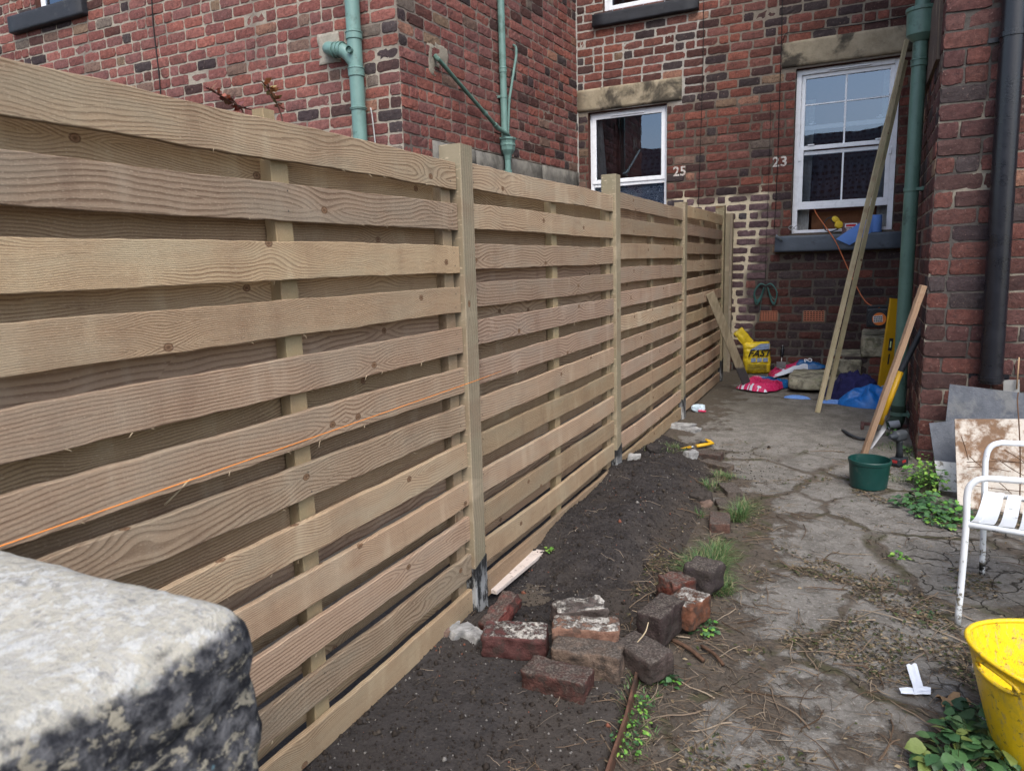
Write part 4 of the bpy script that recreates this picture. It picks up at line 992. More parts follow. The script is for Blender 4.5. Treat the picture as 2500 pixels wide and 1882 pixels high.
# pink and blue sacks
def bagmat():
    g=G('pink_and_blue_sack',.28,.5); c=g.attr(); v=g.geo(); n=g.noise(v,30,4,.6)
    return g.out(g.mix(g.rng(n,.3,.7,0,.35),c,g.mix(1.,c,(.6,.55,.6),'MULTIPLY')),g.rng(n,.3,.7,.2,.45),g.bump(g.noise(v,22,4,.6,.8),.010,.9))
PBM=bagmat(); PINK=(.47,.022,.10); BLU=(.01,.095,.27); WHI=(.55,.6,.68)
WHT=plain('white_print',(.7,.72,.75),.5,.3)
def flatbag(name,par,c,ex,ey,W,L,T,fn,seed,n=26,lift=None):
    """slack sack lying down: ex length, ey width"""
    c=np.array(c,float);ex=nrm(ex);ey=nrm(ey);ez=nrm(np.cross(ex,ey)); V=[];F=[];C=[]
    for sd in(1,-1):
        for j in range(n+1):
            for i in range(n+1):
                u=i/n*2-1;v=j/n*2-1; b=max((1-abs(u)**3)*(1-abs(v)**3),0)**.5
                p=c+ex*u*L/2*(1-.06*abs(v)**2)+ey*v*W/2*(1-.12*math.sin(u*3+seed)**2)
                h=T*b*(.65+.5*N3(u*1.6+seed,v*1.9,seed,1))*(1 if sd>0 else .15)+abs(N3(u*2.6,v*6+seed,seed,1.))*.035*b*(sd>0)
                if lift: p=p+ez*lift(u,v)
                V.append(p+ez*h+rnoise(p+seed,16,.006))
    k=(n+1)**2
    for sd in(0,1):
        for j in range(n):
            for i in range(n):
                a_=sd*k+j*(n+1)+i; q=(a_,a_+1,a_+n+2,a_+n+1); F.append(q if sd==0 else q[::-1]); C.append(fn((i+.5)/n*2-1,(j+.5)/n*2-1))
    mb_=MB(); mb_.add(V,F,None,C); return mb_.build(name,PBM,par,smooth=True)
A=gp(1812,962);B=gp(1915,935); ctr=(A+B)/2+np.array((0,.02,.012))
e1=empty('empty_sack',tuple(ctr)); tag(e1,'empty pink and blue plastic sack lying on the ground nearest the fence','bag')
ex=nrm((B-A)*np.array((1,1,0))); ey=np.array((-ex[1],ex[0],0))
flatbag('sack',e1,ctr,ex,ey,.42,.56,.13,lambda u,v:(PINK if u<.18+.05*math.sin(v*4) else BLU) if u>-.86 else WHI if N3(u*4,v*7,1,1)>.1 else PINK,1)
Pt=lambda u,v,h:ctr+ex*u+ey*v+np.array((0,0,h))
tz=nrm(np.array((0,0,1.))*.55+ey*.83); 
text_obj('lettering','Po',.13,WHT,Pt(-.02,-.125,.062),-ey*.6-VZ*.0+ex*.0+np.array((0,0,.25)),nrm(ex+np.array((0,0,.0))),e1,bold=.02,extrude=.01)
text_obj('lettering','POST',.055,WHT,Pt(-.03,.03,.107),nrm(-ey),ex,e1,bold=.01,extrude=.004)
m=MB(); q=Pt(.13,-.04,.09); V=[q+ex*math.cos(t)*.03+ey*math.sin(t)*.03 for t in np.linspace(0,6.28,17)[:-1]]; m.add([v+np.array((0,0,.014)) for v in V],[tuple(range(16))]); m.build('round_emblem',plain('pink_print',(.6,.05,.15),.5,.3),e1)
A=gp(1885,920);B=at(2005,884,2,.16); A[2]+=.09; ctr=(A+B)/2
e2=empty('empty_sack',tuple(ctr)); tag(e2,'crumpled pink and blue plastic sack draped over the rough stone slab','bag')
ex=nrm(B-A); ey=nrm(np.cross((0,0,1),ex))
flatbag('sack',e2,ctr+np.array((0,.03,-.05)),ex,ey,.28,.62,.10,lambda u,v:WHI if -.62<u<-.5 or (v<-.8 and u<.3) else PINK if u<.02+.2*v else BLU,4,lift=lambda u,v:-.05*max(0,-u-.4))
text_obj('lettering','PO',.07,WHT,ctr+np.array((.12,.0,.06)),ex,nrm(ey*.7+VZ*.7),e2,bold=.01,extrude=.004)
# trowel standing in the sack
tb=at(1907,890,1,6.2); tt=at(1911,846,1,6.25); tr=empty('trowel',tuple(tb)); tag(tr,'black-handled trowel standing on end against the wall behind the draped sack','trowel')
STEEL=plain('worn_steel',(.35,.35,.35),.35,.5,.9,dirt=(.2,.19,.17),dirt_amt=.5)
d=tt-tb; m=MB(); tube(m,[tb+d*.42,tb+d*.5,tb+d*.8,tb+d],[.013,.019,.021,.018],14); tube(m,[tb+d*.99,tb+d*1.03],.016,14); m.build('handle',BLACKP,tr,auto=40)
m=MB(); tube(m,[tb+d*.45,tb+d*.2,tb+d*.08],.007,8); tube(m,[tb+d*1.0,tb+d*1.07],.009,10); m.build('shank',STEEL,tr,smooth=True)
m=MB(); box(m,tb-d*.02,(.05,0,0),(0,.003,0),(.0,0,.035)); m.build('blade',STEEL,tr)
# ================================================================ rags and towels near the drain
def cloth(name,c,rx,ry,h,mat,label,seed,n=40,amp=.5,cat='cloth',parent=None,ridge=6,thr=0.):
    mb_=MB();V=[];F=[]; c=np.array(c,float)
    for j in range(n+1):
        for i in range(n+1):
            u=i/n*2-1;v=j/n*2-1; r=math.hypot(u,v); q=r/max(abs(u),abs(v),1e-6) if r>0 else 1
            u2,v2=u/q if q else u,v/q if q else v; rr=math.hypot(u2,v2)
            wob=1+.22*N3(math.atan2(v2,u2)*1.1+seed,seed,0,1)*rr
            x=c[0]+u2*rx*wob;y=c[1]+v2*ry*wob
            base=(1-rr**2.2); 
            f=(1-abs(N3(u2*ridge*.5+seed,v2*ridge*.5,seed*2,1))*1.6)*.5+.35*abs(N3(u2*ridge+seed,v2*ridge,seed,1))
            z=c[2]+h*max(0,base)**.75*(.5+amp*(f*1.2-.2))+.006*(rr<.97)
            V.append((x+rnoise((x,y,seed),18,.012)[0]*base,y,z if rr<.985 else c[2]))
    F=[(j*(n+1)+i,j*(n+1)+i+1,(j+1)*(n+1)+i+1,(j+1)*(n+1)+i) for j in range(n) for i in range(n)]
    mb_.add(V,F); o=mb_.build(name,mat,parent,smooth=True)
    if parent is None: tag(o,label,cat)
    return o
NAVY=plain('navy_cloth',(.025,.025,.085),.95,.1,var=.3,scale=20,bump=.004,dirt=(.1,.1,.14),dirt_amt=.3)
c=gp(2083,975); cloth('navy_jumper',(c[0]+.0,c[1]+.12,c[2]),.27,.22,.36,NAVY,'dark navy garment heaped on the ground in front of the stone steps',3,ridge=5,cat='clothing')
BLUEB=plain('bright_blue_woven_plastic',(.01,.125,.42),.38,.4,var=.2,scale=30,bump=.002)
c=gp(2125,992); bb=cloth('blue_bag',(c[0]+.0,c[1]+.05,c[2]),.26,.17,.24,BLUEB,'bright blue woven plastic bag crumpled in front of the navy garment',8,ridge=3,amp=.6,cat='bag')
m=MB(); p=c+np.array((.05,.16,.12)); tube(m,bez([p,p+np.array((.06,0,.05)),p+np.array((.12,0,-.02)),p+np.array((.13,-.02,-.1))],5),.006,6,sx=2.2); m.build('handle',BLUEP,bb,smooth=True)
TIS=plain('pale_blue_paper_towel',(.13,.25,.55),.9,.1,var=.2,scale=50)
c=gp(1945,972); cloth('paper_towel',(c[0],c[1],c[2]),.12,.045,.035,TIS,'small crumpled blue paper towel on the ground below the stone slab',5,n=20)
c=gp(2030,985); cloth('paper_towel',(c[0]+.05,c[1]+.03,c[2]),.16,.05,.04,TIS,'torn blue paper towel beside the feet of the leaning poles',15,n=20)
# ================================================================ tall poles
def stick(mb,a,b,w,t,up=(0,0,1),rnd=None,seedv=1.,nseg=10,bow=.004):
    a=np.array(a,float);b=np.array(b,float); d=nrm(b-a); s=nrm(np.cross(d,VY)); o=nrm(np.cross(s,d))
    if np.dot(o,VY)>0: o=-o
    board(mb,a,b,s,o,w,t,rnd or rnd3(),nseg=nseg,edge=.0006,bow=bow,seedv=seedv)
ptop=at(2214,98,1,6.52)
m=MB(); stick(m,gp(1995,1008),ptop,.037,.03,rnd=(.3,.5,.8)); o=m.build('timber_pole',W_POLE,auto=28); tag(o,'tall planed timber pole leaning on the house wall, foot nearer the camera','pole','two poles leaning together')
ptop2=at(2206,150,1,6.53)
m=MB(); stick(m,gp(2019,983),ptop2+np.array((.02,0,0)),.037,.03,rnd=(.6,.2,.5),seedv=3); o=m.build('timber_pole',W_POLE,auto=28); tag(o,'tall planed timber pole leaning on the house wall, foot further back','pole','two poles leaning together')
# leaning prop by the fence
a=gp(1826,952); t=at(1733,716,0,.045); m=MB(); a[2]+=.03
d=t-a
def greyfoot():
    g=G('prop_board_wood',.9,.15); v=g.geo(); x=g.xyz(v); n=g.noise(g.mp(v,(30,30,4)),1.,4,.6)
    c=g.mix(g.rng(n,.3,.7),(.20,.165,.11),(.31,.26,.18)); z=g.rng(g.m('ADD',x[2],g.m('MULTIPLY',n,.04)),.24,.27,1,0.)
    return g.out(g.mix(z,c,(.055,.052,.055)),.9,g.bump(n,.003))
wdir=nrm(np.cross(d,VY)); od=nrm(np.cross(wdir,d)); 
if np.dot(od,VY)>0: od=-od
board(m,a,t,wdir,od,.085,.022,(.5,.5,.5),nseg=10,edge=.0008); tag(m.build('prop_board',greyfoot(),auto=28),'thin board with a cement-grey foot leaning against the last fence panel','board')
# ================================================================ cable reel, level, spade, plank
rc=at(2141,775,1,5.85); reel=empty('cable_reel',tuple(rc)); tag(reel,'black box cable reel with an orange and white label on the top stone step','cable reel')
BP=plain('black_moulded_plastic',(.025,.03,.036),.5,.4,bump=.0006); OR=plain('orange_plastic',(.75,.21,.04),.45,.4,var=.06); LAB=plain('pale_print_label',(.55,.56,.56),.5,.3,var=.25,scale=90)
s=.098; z0=a0[2]
hh=rc[2]; 
m=MB(); lump(m,rc,(s,0,0),(0,.07,0),(0,0,s),.18,10,.0006,5); m.build('case',BP,reel,smooth=True)
m=MB(); f=rc+np.array((0,-.072,0))
for i in range(4):
    pass
tube(m,[f+np.array((0,.004,0)),f+np.array((0,-.012,0))],[.088,.086],36); m.build('drum_face',BP,reel,auto=40)
m=MB(); tube(m,[f+np.array((.02,-.012,-.01)),f+np.array((.02,-.016,-.01))],.064,36); m.build('orange_disc',OR,reel,auto=40)
m=MB(); box(m,f+np.array((.008,-.018,-.008)),(.042,0,.006),(0,.001,0),(-.004,0,.034)); m.build('label',LAB,reel)
m=MB()
for i in range(4):
    for j in range(3): box(m,f+np.array((-.02+.019*i,-.0195,-.03+.02*j)),(.006,0,0),(0,.0004,0),(0,0,.006))
m.build('label_pictograms',BP,reel)
m=MB(); frame(m,-.0,.0,0,0,0,0,0) if False else None
tube(m,bez([rc+np.array((-s*.9,0,s)),rc+np.array((-s*.75,0,s*1.12)),rc+np.array((s*.75,0,s*1.12)),rc+np.array((s*.9,0,s))],5),.012,10); m.build('handle',BP,reel,smooth=True)
m=MB(); q=rc+np.array((.02,-.02,s)); tube(m,bez([q,at(2115,738,1,6.05),at(2086,690,1,6.3),at(2055,622,1,6.43),at(2040,590,1,6.45),at(2020,560,1,6.5),at(1993,522,1,6.62),at(1985,500,1,6.8)],6),.0048,8)
tag(m.build('extension_cable',plain('orange_flex',(.55,.15,.05),.5,.4,var=.05),smooth=True),'orange extension cable running from the black reel up through the open sash window','cable')
# yellow spirit level / box beam
LY=plain('chrome_yellow_level_paint',(.56,.32,.012),.4,.45,var=.06,scale=8,bump=.0004,dirt=(.3,.2,.04),dirt_amt=.35)
lf=gp(2153,972); lt=at(2188,732,1,5.35); lv=empty('spirit_level',tuple(lf)); tag(lv,'long yellow spirit level standing on end against the green drainpipe','spirit level')
d=nrm(lt-lf); L_=np.linalg.norm(lt-lf); sx_=nrm(np.cross(d,VY)); sy_=np.cross(sx_,d)
if sx_[0]<0: sx_=-sx_
m=MB(); box(m,lf+d*L_/2,sx_*.058,sy_*.014,d*L_/2); m.build('beam',LY,lv,bevel=.004)
fr=1 if np.dot(sy_,VY)>0 else -1
m=MB(); pz_=lf+d*L_*.55+sy_*fr*.0155+sx_*.0; box(m,pz_,sx_*.018,sy_*.002,d*.06); box(m,pz_+sx_*.002-d*.14,sx_*.006,sy_*.002,d*.05); m.build('vial_window',BP,lv)
m=MB(); tube(m,[pz_-d*.03,pz_+d*.03],.008,10); m.build('vial',plain('pale_vial',(.5,.6,.3),.2,.5),lv)
for e_ in (0,1):
    m=MB(); box(m,lf+d*(L_*e_+(.004 if e_ else -.0)),sx_*.059,sy_*.015,d*.006); m.build('end_cap',LY if e_ else BP,lv)
# plank leaning in the corner, foot in the plant pot's lee
pb=gp(2108,1112); pt=at(2254,697,1,3.06)
m=MB(); n=16; d=pt-pb; s_=nrm(np.cross(d,VY)); 
if s_[0]<0: s_=-s_
o_=nrm(np.cross(s_,d)); 
if np.dot(o_,VY)>0:o_=-o_
board(m,pb,pt,s_,o_,.037,.034,(.35,.6,.35),nseg=20,edge=.0015,bow=.006,seedv=2)
tag(m.build('timber_plank',W_PLANK,auto=28),'rough pinkish timber plank leaning from behind the dark green pot to the brick corner','plank')
# spade
sp_tip=at(2118,1108,1,3.3); sp_n=at(2152,1030,1,3.35); sp_h=at(2246,815,1,3.12+.3); 
sp=empty('spade',tuple(sp_tip)); tag(sp,'narrow steel spade with a yellow and black shaft leaning beside the plank','spade')
d=nrm(sp_h-sp_n); k1=at(2200,905,1,3.38)
m=MB(); tube(m,[sp_n-d*.02,k1],[.019,.02],16); m.build('yellow_shaft',LY,sp,smooth=True)
m=MB(); tube(m,[k1-d*.005,k1+d*.02,k1+(sp_h-k1)*.5,sp_h,sp_h+d*.04],[.021,.022,.019,.019,.016],16)
for i in range(24): q=k1+(sp_h-k1)*(.06+.036*i); tube(m,[q,q+d*.006],.021,12)
m.build('grip',BP,sp,auto=40)
m=MB(); bd=nrm(sp_n-sp_tip); bs=nrm(np.cross(bd,VY)); bs=bs if bs[0]>0 else -bs; bo=np.cross(bs,bd); bo=bo if np.dot(bo,VY)<0 else -bo
LB=np.linalg.norm(sp_n-sp_tip)+.02; V=[];F=[];K=12
for sd in(0,1):
    for j in range(K+1):
        t=j/K
        w=.052*min(1,t*1.25+.06)*(1-.0*t) if t<.86 else .052-(t-.86)*.25
        for i in range(7):
            u=i/6*2-1; V.append(sp_tip+bd*LB*t+bs*u*w+bo*(.012*(1-u*u)*(.4+t)-.003*sd))
for sd in(0,1):
    for j in range(K):
        for i in range(6):
            a_=sd*(K+1)*7+j*7+i; q=(a_,a_+1,a_+8,a_+7); F.append(q if sd else q[::-1])
m.add(V,F); tube(m,[sp_n-bd*.06,sp_n+d*.06],[.012,.02],12); m.build('blade',STEEL,sp,smooth=True)
# ================================================================ pot, drill
POTM=plain('dark_green_pot_plastic',(.006,.042,.036),.38,.45,var=.15,scale=12,bump=.0006,dirt=(.06,.08,.07),dirt_amt=.3,dscale=13)
pc=gp(2121,1187); pc=np.array((1.497,2.385,path_h(1.497,2.385))); pot=empty('plant_pot',tuple(pc)); tag(pot,'empty round dark green plastic plant pot on the concrete path','pot')
pr=np.linalg.norm(gp(2076,1172)-gp(2166,1172))/2*.93; ph=at(2120,1130,1,pc[1]-pr)[2]-pc[2]; R2=pr*1.14
m=MB(); prof=[(.0,.004),(pr*.96,.002),(pr,.008),(pr+.0*(R2-pr),.01),(R2*.985,ph-.024),(R2+.003,ph-.022),(R2+.005,ph-.004),(R2+.003,ph),(R2-.003,ph),(R2-.005,ph-.02),(pr-.003,.014),(0,.012)]
lathe(m,prof,pc,56); m.build('pot_body',POTM,pot,auto=30)
db=gp(2194,1134); drl=empty('cordless_drill',tuple(db)); tag(drl,'black and red cordless drill standing on its battery beside the weeds at the brick corner','drill')
s=(at(2194,1050,1,db[1])[2]-db[2])/.235
RED=plain('red_plastic',(.35,.03,.03),.45,.4)
dx=nrm((.55,.83,0)); dy=nrm((-.83,.55,0))
B_=lambda x,y,z:db+dx*x*s+dy*y*s+VZ*z*s
m=MB(); lump(m,B_(0,0,.026),dx*.055*s,dy*.036*s,VZ*.026*s,.3,8,.0006,9); m.build('battery',BP,drl,smooth=True)
m=MB(); box(m,B_(.0,.0,.03),dx*.02*s,dy*.0372*s,VZ*.010*s); box(m,B_(-.0,.0,.03),dx*.0562*s,dy*.022*s,VZ*.010*s); m.build('red_flash',RED,drl,bevel=.002)
m=MB(); tube(m,[B_(0,0,.045),B_(.0,0,.1),B_(-.01,0,.15),B_(-.012,0,.18)],[.024*s,.019*s,.021*s,.026*s],16); m.build('grip',BP,drl,smooth=True)
m=MB(); lump(m,B_(-.01,0,.20),dx*.06*s,dy*.03*s,VZ*.036*s,.8,10,.0008,9); m.build('motor_housing',plain('grey_black_plastic',(.035,.04,.045),.5,.4),drl,smooth=True)
m=MB(); tube(m,[B_(-.065,0,.205),B_(-.09,0,.205),B_(-.12,0,.205)],[.025*s,.022*s,.012*s],14); m.build('chuck',BP,drl,auto=40)
# ================================================================ things on the sill
SZ=1.596
em=empty('ear_defenders',tuple(at(2045,548,1,6.56))); tag(em,'yellow ear defenders with a black band lying on the grey window sill','ear defenders')
YL=plain('yellow_moulded_plastic',(.72,.50,.04),.4,.45,var=.05)
c1=at(2041,536,1,6.54); c2=at(2048,549,1,6.52)
for c_,dd in((c1,(.5,-.3,.5)),(c2,(.35,-.8,.1))):
    dd=nrm(dd); m=MB(); tube(m,[c_-dd*.018,c_-dd*.0,c_+dd*.014,c_+dd*.02],[.042,.045,.039,.022],24); o=m.build('ear_cup',YL,em,auto=40)
    m=MB(); tube(m,[c_-dd*.034,c_-dd*.018],[.038,.045],20); m.build('cushion',BP,o,auto=40)
m=MB(); tube(m,bez([at(2040,531,1,6.55),at(2022,533,1,6.56),at(2012,545,1,6.55),at(2012,558,1,6.54),at(2026,566,1,6.53),at(2046,560,1,6.52)],6),.006,8,sx=1.6); m.build('headband',BP,em,smooth=True)
bx_=empty('printed_packet',tuple(at(2080,550,1,6.6))); tag(bx_,'red, white and black printed packet standing on the sill behind the ear defenders','packet')
p0=at(2056,556,1,6.6);p1=at(2104,552,1,6.6);hz_=.115
m=MB(); box(m,((p0[0]+p1[0])/2,6.61,SZ+hz_/2),((p1[0]-p0[0])/2,0,0),(0,.012,0),(0,0,hz_/2)); m.build('packet_body',plain('mottled_packet',(.16,.09,.09),.4,.4,var=.8,scale=60),bx_,bevel=.003)
xm=(p0[0]+p1[0])/2-.01
m=MB(); box(m,(xm,6.597,SZ+.085),(.062,0,0),(0,.0008,0),(0,0,.022)); m.build('white_label',WHT,bx_,bevel=.0005)
m=MB(); box(m,(xm,6.5955,SZ+.085),(.05,0,0),(0,.0008,0),(0,0,.013)); m.build('red_band',plain('red_print',(.5,.02,.03),.4,.4),bx_,bevel=.0005)
m=MB(); 
for i in range(5): box(m,(xm+(i%2)*.01,6.597,SZ+.05-.009*i),(.05,0,0),(0,.0006,0),(0,0,.002))
m.build('print_lines',WHT,bx_)
# blue paper roll
RB=plain('blue_paper_roll',(.13,.26,.62),.85,.15,var=.04,scale=30,bump=.0004)
rl=empty('paper_roll',tuple(at(2137,560,1,6.58))); tag(rl,'roll of blue paper towel on the sill, loose end hanging over the edge','paper roll')
x_=at(2137,560,1,6.58)[0]; rtop=at(2137,525,1,6.55)[2]
m=MB(); prof=[(.02,SZ+.002),(.062,SZ+.001),(.063,SZ+.004),(.063,rtop-.003),(.062,rtop),(.022,rtop),(.021,rtop-.05)]
lathe(m,prof,(x_,6.565,0),40); m.build('roll',RB,rl,auto=30)
q=[at(2128,538,1,6.50),at(2124,560,1,6.495),at(2098,560,1,6.47),at(2075,598,1,6.455),at(2040,583,1,6.455),at(2095,545,1,6.48)]
P0,P1=np.array((x_-.03,6.505,rtop-.01)),np.array((x_-.03,6.505,SZ+.006)); E0,E1=at(2041,584,1,6.46),at(2074,598,1,6.465)
m=MB();V=[];K=14
for j in range(K+1):
    t=j/K
    a_=P0*(1-t)+E0*t+np.array((0,-.02*math.sin(t*3.1),.012*math.sin(t*3.1))); b_=P1*(1-t)+E1*t+np.array((0,-.035*math.sin(t*3.1),-.004))
    for i in range(7): s_=i/6; V.append(a_*(1-s_)+b_*s_+np.array((0,-.004*math.sin(s_*3),0)))
m.add(V,[(j*7+i,j*7+i+1,(j+1)*7+i+1,(j+1)*7+i) for j in range(K) for i in range(6)]); o=m.build('loose_end',RB,rl,smooth=True)
# safety glasses + glove
m=MB(); g0=at(1938,556,1,6.53); 
for s_ in(-1,1): tube(m,bez([g0+np.array((s_*.004,0,.0)),g0+np.array((s_*.03,0,.022)),g0+np.array((s_*.055,0,.004)),g0+np.array((s_*.04,0,-.02)),g0+np.array((s_*.008,0,-.016)),g0+np.array((s_*.004,0,.0))],5),.004,6)
tag(m.build('safety_glasses',plain('clear_grey_plastic',(.3,.32,.34),.15,.6),smooth=True),'clear safety glasses on the left end of the sill','glasses')
m=MB(); g0=at(1901,583,1,6.482); 
for i in range(3): tube(m,[g0+np.array((-.035+.004*i,-.002*i,.028+.008*i)),g0+np.array((.0,-.004*i,-.0+.008*i)),g0+np.array((.035,-.002*i,-.028+.006*i))],.008,8)
tag(m.build('rolled_tape',plain('grey_rag',(.13,.15,.165),.9,.1),smooth=True),'small twist of grey rag caught on the left corner of the grey sill','rag')
# ================================================================ sheets leaning by the right wall
def sheet(name,P,T,mat,label,cat='sheet',nrmd=None,n=1):
    P=[np.array(p,float) for p in P]; nr=nrm(np.cross(P[1]-P[0],P[3]-P[0])); nr=nr if np.dot(nr,VY)>0 else -nr
    m=MB(); V=P+[p+nr*T for p in P]; m.add(V,[(0,1,2,3),(7,6,5,4),(0,4,5,1),(1,5,6,2),(2,6,7,3),(3,7,4,0)]); o=m.build(name,mat,bevel=.0015)
    bpy.context.view_layer.objects.active=o
    tag(o,label,cat); return o
def slate_mat(split=None):
    g=G('blue_grey_slate'+('_painted' if split else ''),.6,.35); v=g.geo(); x=g.xyz(v); n=g.noise(v,16,6,.65); n2=g.noise(v,120,4,.6)
    c=g.mix(g.rng(n,.3,.7),(.052,.06,.074),(.088,.098,.116)); c=g.mix(g.m('MULTIPLY',g.rng(n2,.6,.75),.4),c,(.25,.26,.27))
    if split:
        f=g.rng(g.m('ADD',x[2],g.m('MULTIPLY',n,.012)),split-.002,split+.004,1.,0.)
        w=g.mix(g.rng(g.noise(v,28,6,.7),.54,.64),(.6,.6,.57),(.22,.2,.16)); c=g.mix(f,c,w)
    else:
        c=g.mix(g.m('MULTIPLY',g.rng(g.noise(v,5,6,.7),.5,.65),.5),c,(.17,.17,.16))
    return g.out(c,.6,g.bump(g.m('ADD',n,n2),.002))
def rust_mat():
    g=G('dirty_white_board',.85,.2); v=g.geo(); x=g.xyz(v); n=g.noise(v,7,7,.68); n2=g.noise(v,45,6,.7)
    c=g.mix(g.rng(n,.42,.56),(.17,.105,.065),(.50,.46,.40)); c=g.mix(g.m('MULTIPLY',g.rng(n2,.5,.7),.55),c,(.27,.16,.09)); c=g.mix(g.m('MULTIPLY',g.rng(g.noise(v,90,4,.6),.6,.75),.5),c,(.1,.06,.04))
    return g.out(c,.85,g.bump(n2,.002))
y_=2.62
b0=gp(2340,1262); b0=at(2338,1255,1,2.12); zb=gz(2.12)
P=[(at(2338,1262,1,2.14)),at(2560,1290,1,2.14),at(2580,1024,1,2.42),at(2330,1024,1,2.42)]
sheet('rusty_board',P,.012,rust_mat(),'square stained board, buff with rusty brown patches, leaning behind the white chair','board')
P=[at(2296,1226,1,2.42),at(2372,1228,1,2.42),at(2345,1026,1,2.66),at(2268,1034,1,2.66)]
zs_=at(2300,1124,1,2.53)[2]
sheet('slate_panel',P,.012,slate_mat(zs_),'narrow slate panel with a white painted lower half, leaning left of the stained board','panel')
P=[at(2300,1060,1,2.82),at(2540,1070,1,2.82),at(2545,966,1,3.0),at(2318,938,1,3.0)]
P[0][2]-=.35;P[1][2]-=.35
sheet('slate_panel',P,.014,slate_mat(),'wide blue grey slate panel leaning on the brick wall below the black downpipe','panel')
P=[at(2330,1100,1,2.7),at(2480,1090,1,2.7),at(2474,1012,1,2.8),at(2388,1026,1,2.8)]
sheet('slate_panel',P,.01,slate_mat(),'small blue grey slate offcut showing just over the top edge of the stained board','panel')
P=[at(2449,960,1,3.06),at(2489,960,1,3.06),at(2489,927,1,3.07),at(2449,928,1,3.07)]
sheet('metal_plate',P,.004,plain('dull_galvanised',(.26,.26,.25),.5,.5,.3),'small dull grey metal plate standing between the slate and the brick wall','plate')
m=MB(); tube(m,[at(2482,950,1,3.04),at(2488,872,1,3.06)],.005,6); tag(m.build('cane',plain('dry_cane',(.3,.2,.12),.8,.2),smooth=True),'thin brown cane stuck up behind the slate beside the black downpipe','cane')
# bramble stems in front of the stained board
m=MB(); rr_=random.Random(4)
for (u0,v0,u1,v1) in((2347,1065,2364,1123),(2366,1113,2400,1141),(2362,1140,2468,1151),(2442,1125,2500,1161),(2420,1120,2510,1131),(2452,1098,2505,1131),(2360,1128,2500,1130),(2440,1178,2470,1205),(2378,1185,2500,1200)):
    a_=at(u0,v0,1,2.2);b_=at(u1,v1,1,2.2); mid=(a_+b_)/2+rnoise(a_*9,1,.012); tube(m,bez([a_,mid,b_],4),.0022,5)
st=[at(2489,1255,1,2.1),at(2491,1130,1,2.14),at(2488,1040,1,2.2),at(2484,980,1,2.3),at(2486,958,1,2.35)]
tube(m,bez(st,5),.0035,6); tag(m.build('bramble_stems',plain('brown_stem',(.09,.05,.03),.8,.2),smooth=True),'dry brown bramble stems crossing in front of the stained board','stems')
# ================================================================ garden chair
ch=empty('garden_chair',(2.0,.95,gz(1))); tag(ch,'white tubular metal garden chair with slatted seat and chipped paint, cut by the right edge','chair')
def chairpaint():
    g=G('chipped_white_chair_paint',.35,.5); v=g.geo(); x=g.xyz(v); n=g.noise(v,34,7,.75); n2=g.noise(v,7,3,.5)
    z=g.rng(x[2],-.1,.2,.135,0.); f=g.rng(g.m('ADD',n,z),.63,.65)
    f2=g.m('MULTIPLY',g.rng(g.m('ADD',n,g.m('MULTIPLY',n2,.1)),.5,.52),g.m('MULTIPLY',g.rng(x[2],-.045,-.02,1.,0.),g.rng(x[1],1.,1.1)))
    c=g.mix(g.rng(n2,.3,.7),(.66,.70,.72),(.72,.75,.77)); c=g.mix(f,c,(.19,.17,.12)); c=g.mix(f2,c,(.008,.008,.008))
    return g.out(c,.35,g.bump(f,.0015))
CHP=chairpaint(); TR=.0122
Ya,Yb=.69,1.245; XR=2.42
def loop(y,pts):
    P=[at(u,v,1,y) for u,v in pts]; return P
f_=[(2337,1524),(2349,1400),(2359,1275),(2360.5,1215),(2366,1190),(2384,1173),(2409,1167.5)]
P=loop(Ya,f_); P[0]=gp(2337,1524)
zt=P[-1][2]; 
m=MB(); full=bez(P[:4],4)+bez(P[3:],5)[1:]+[np.array((XR-.06,Ya,zt+.01))]+[np.array((XR-.02,Ya,zt-.0)),np.array((XR,Ya,zt-.05)),np.array((XR+.03,Ya,.2)),np.array((XR+.06,Ya,gz(Ya)))]
tube(m,full,TR,14); m.build('arm_and_legs',CHP,ch,smooth=True)
f_=[(2397,1403),(2401,1290),(2404,1180),(2406,1125),(2412,1100),(2425,1086),(2445,1080.5)]
P=loop(Yb,f_); P[0]=gp(2397,1403); zt=P[-1][2]
m=MB(); full=bez(P[:4],4)+bez(P[3:],5)[1:]+[np.array((XR-.06,Yb,zt+.01))]+[np.array((XR-.02,Yb,zt-.0)),np.array((XR,Yb,zt-.05)),np.array((XR+.03,Yb,.2)),np.array((XR+.06,Yb,gz(Yb)))]
tube(m,full,TR,14); m.build('arm_and_legs',CHP,ch,smooth=True)
ra=[at(2364,1280,1,Ya),at(2500,1302,1,Ya)]; rb=[at(2402,1205,1,Yb),at(2500,1219,1,Yb)]
for r_ in(ra,rb):
    d=r_[1]-r_[0]; q=r_[0]+d*((XR+.02-r_[0][0])/d[0]); m=MB(); tube(m,[r_[0],q],.0115,12); m.build('seat_rail',CHP,ch,smooth=True)
def rail(r_,x): d=r_[1]-r_[0]; return r_[0]+d*((x-r_[0][0])/d[0])
xs_=[]
nx=[at(2250+520/3.33,1050+765/3.33,1,Ya)[0],at(2250+685/3.33,1050+795/3.33,1,Ya)[0]]
pitch=nx[1]-nx[0]; DXS=at(2434.7,1206,1,Yb)[0]-nx[0]
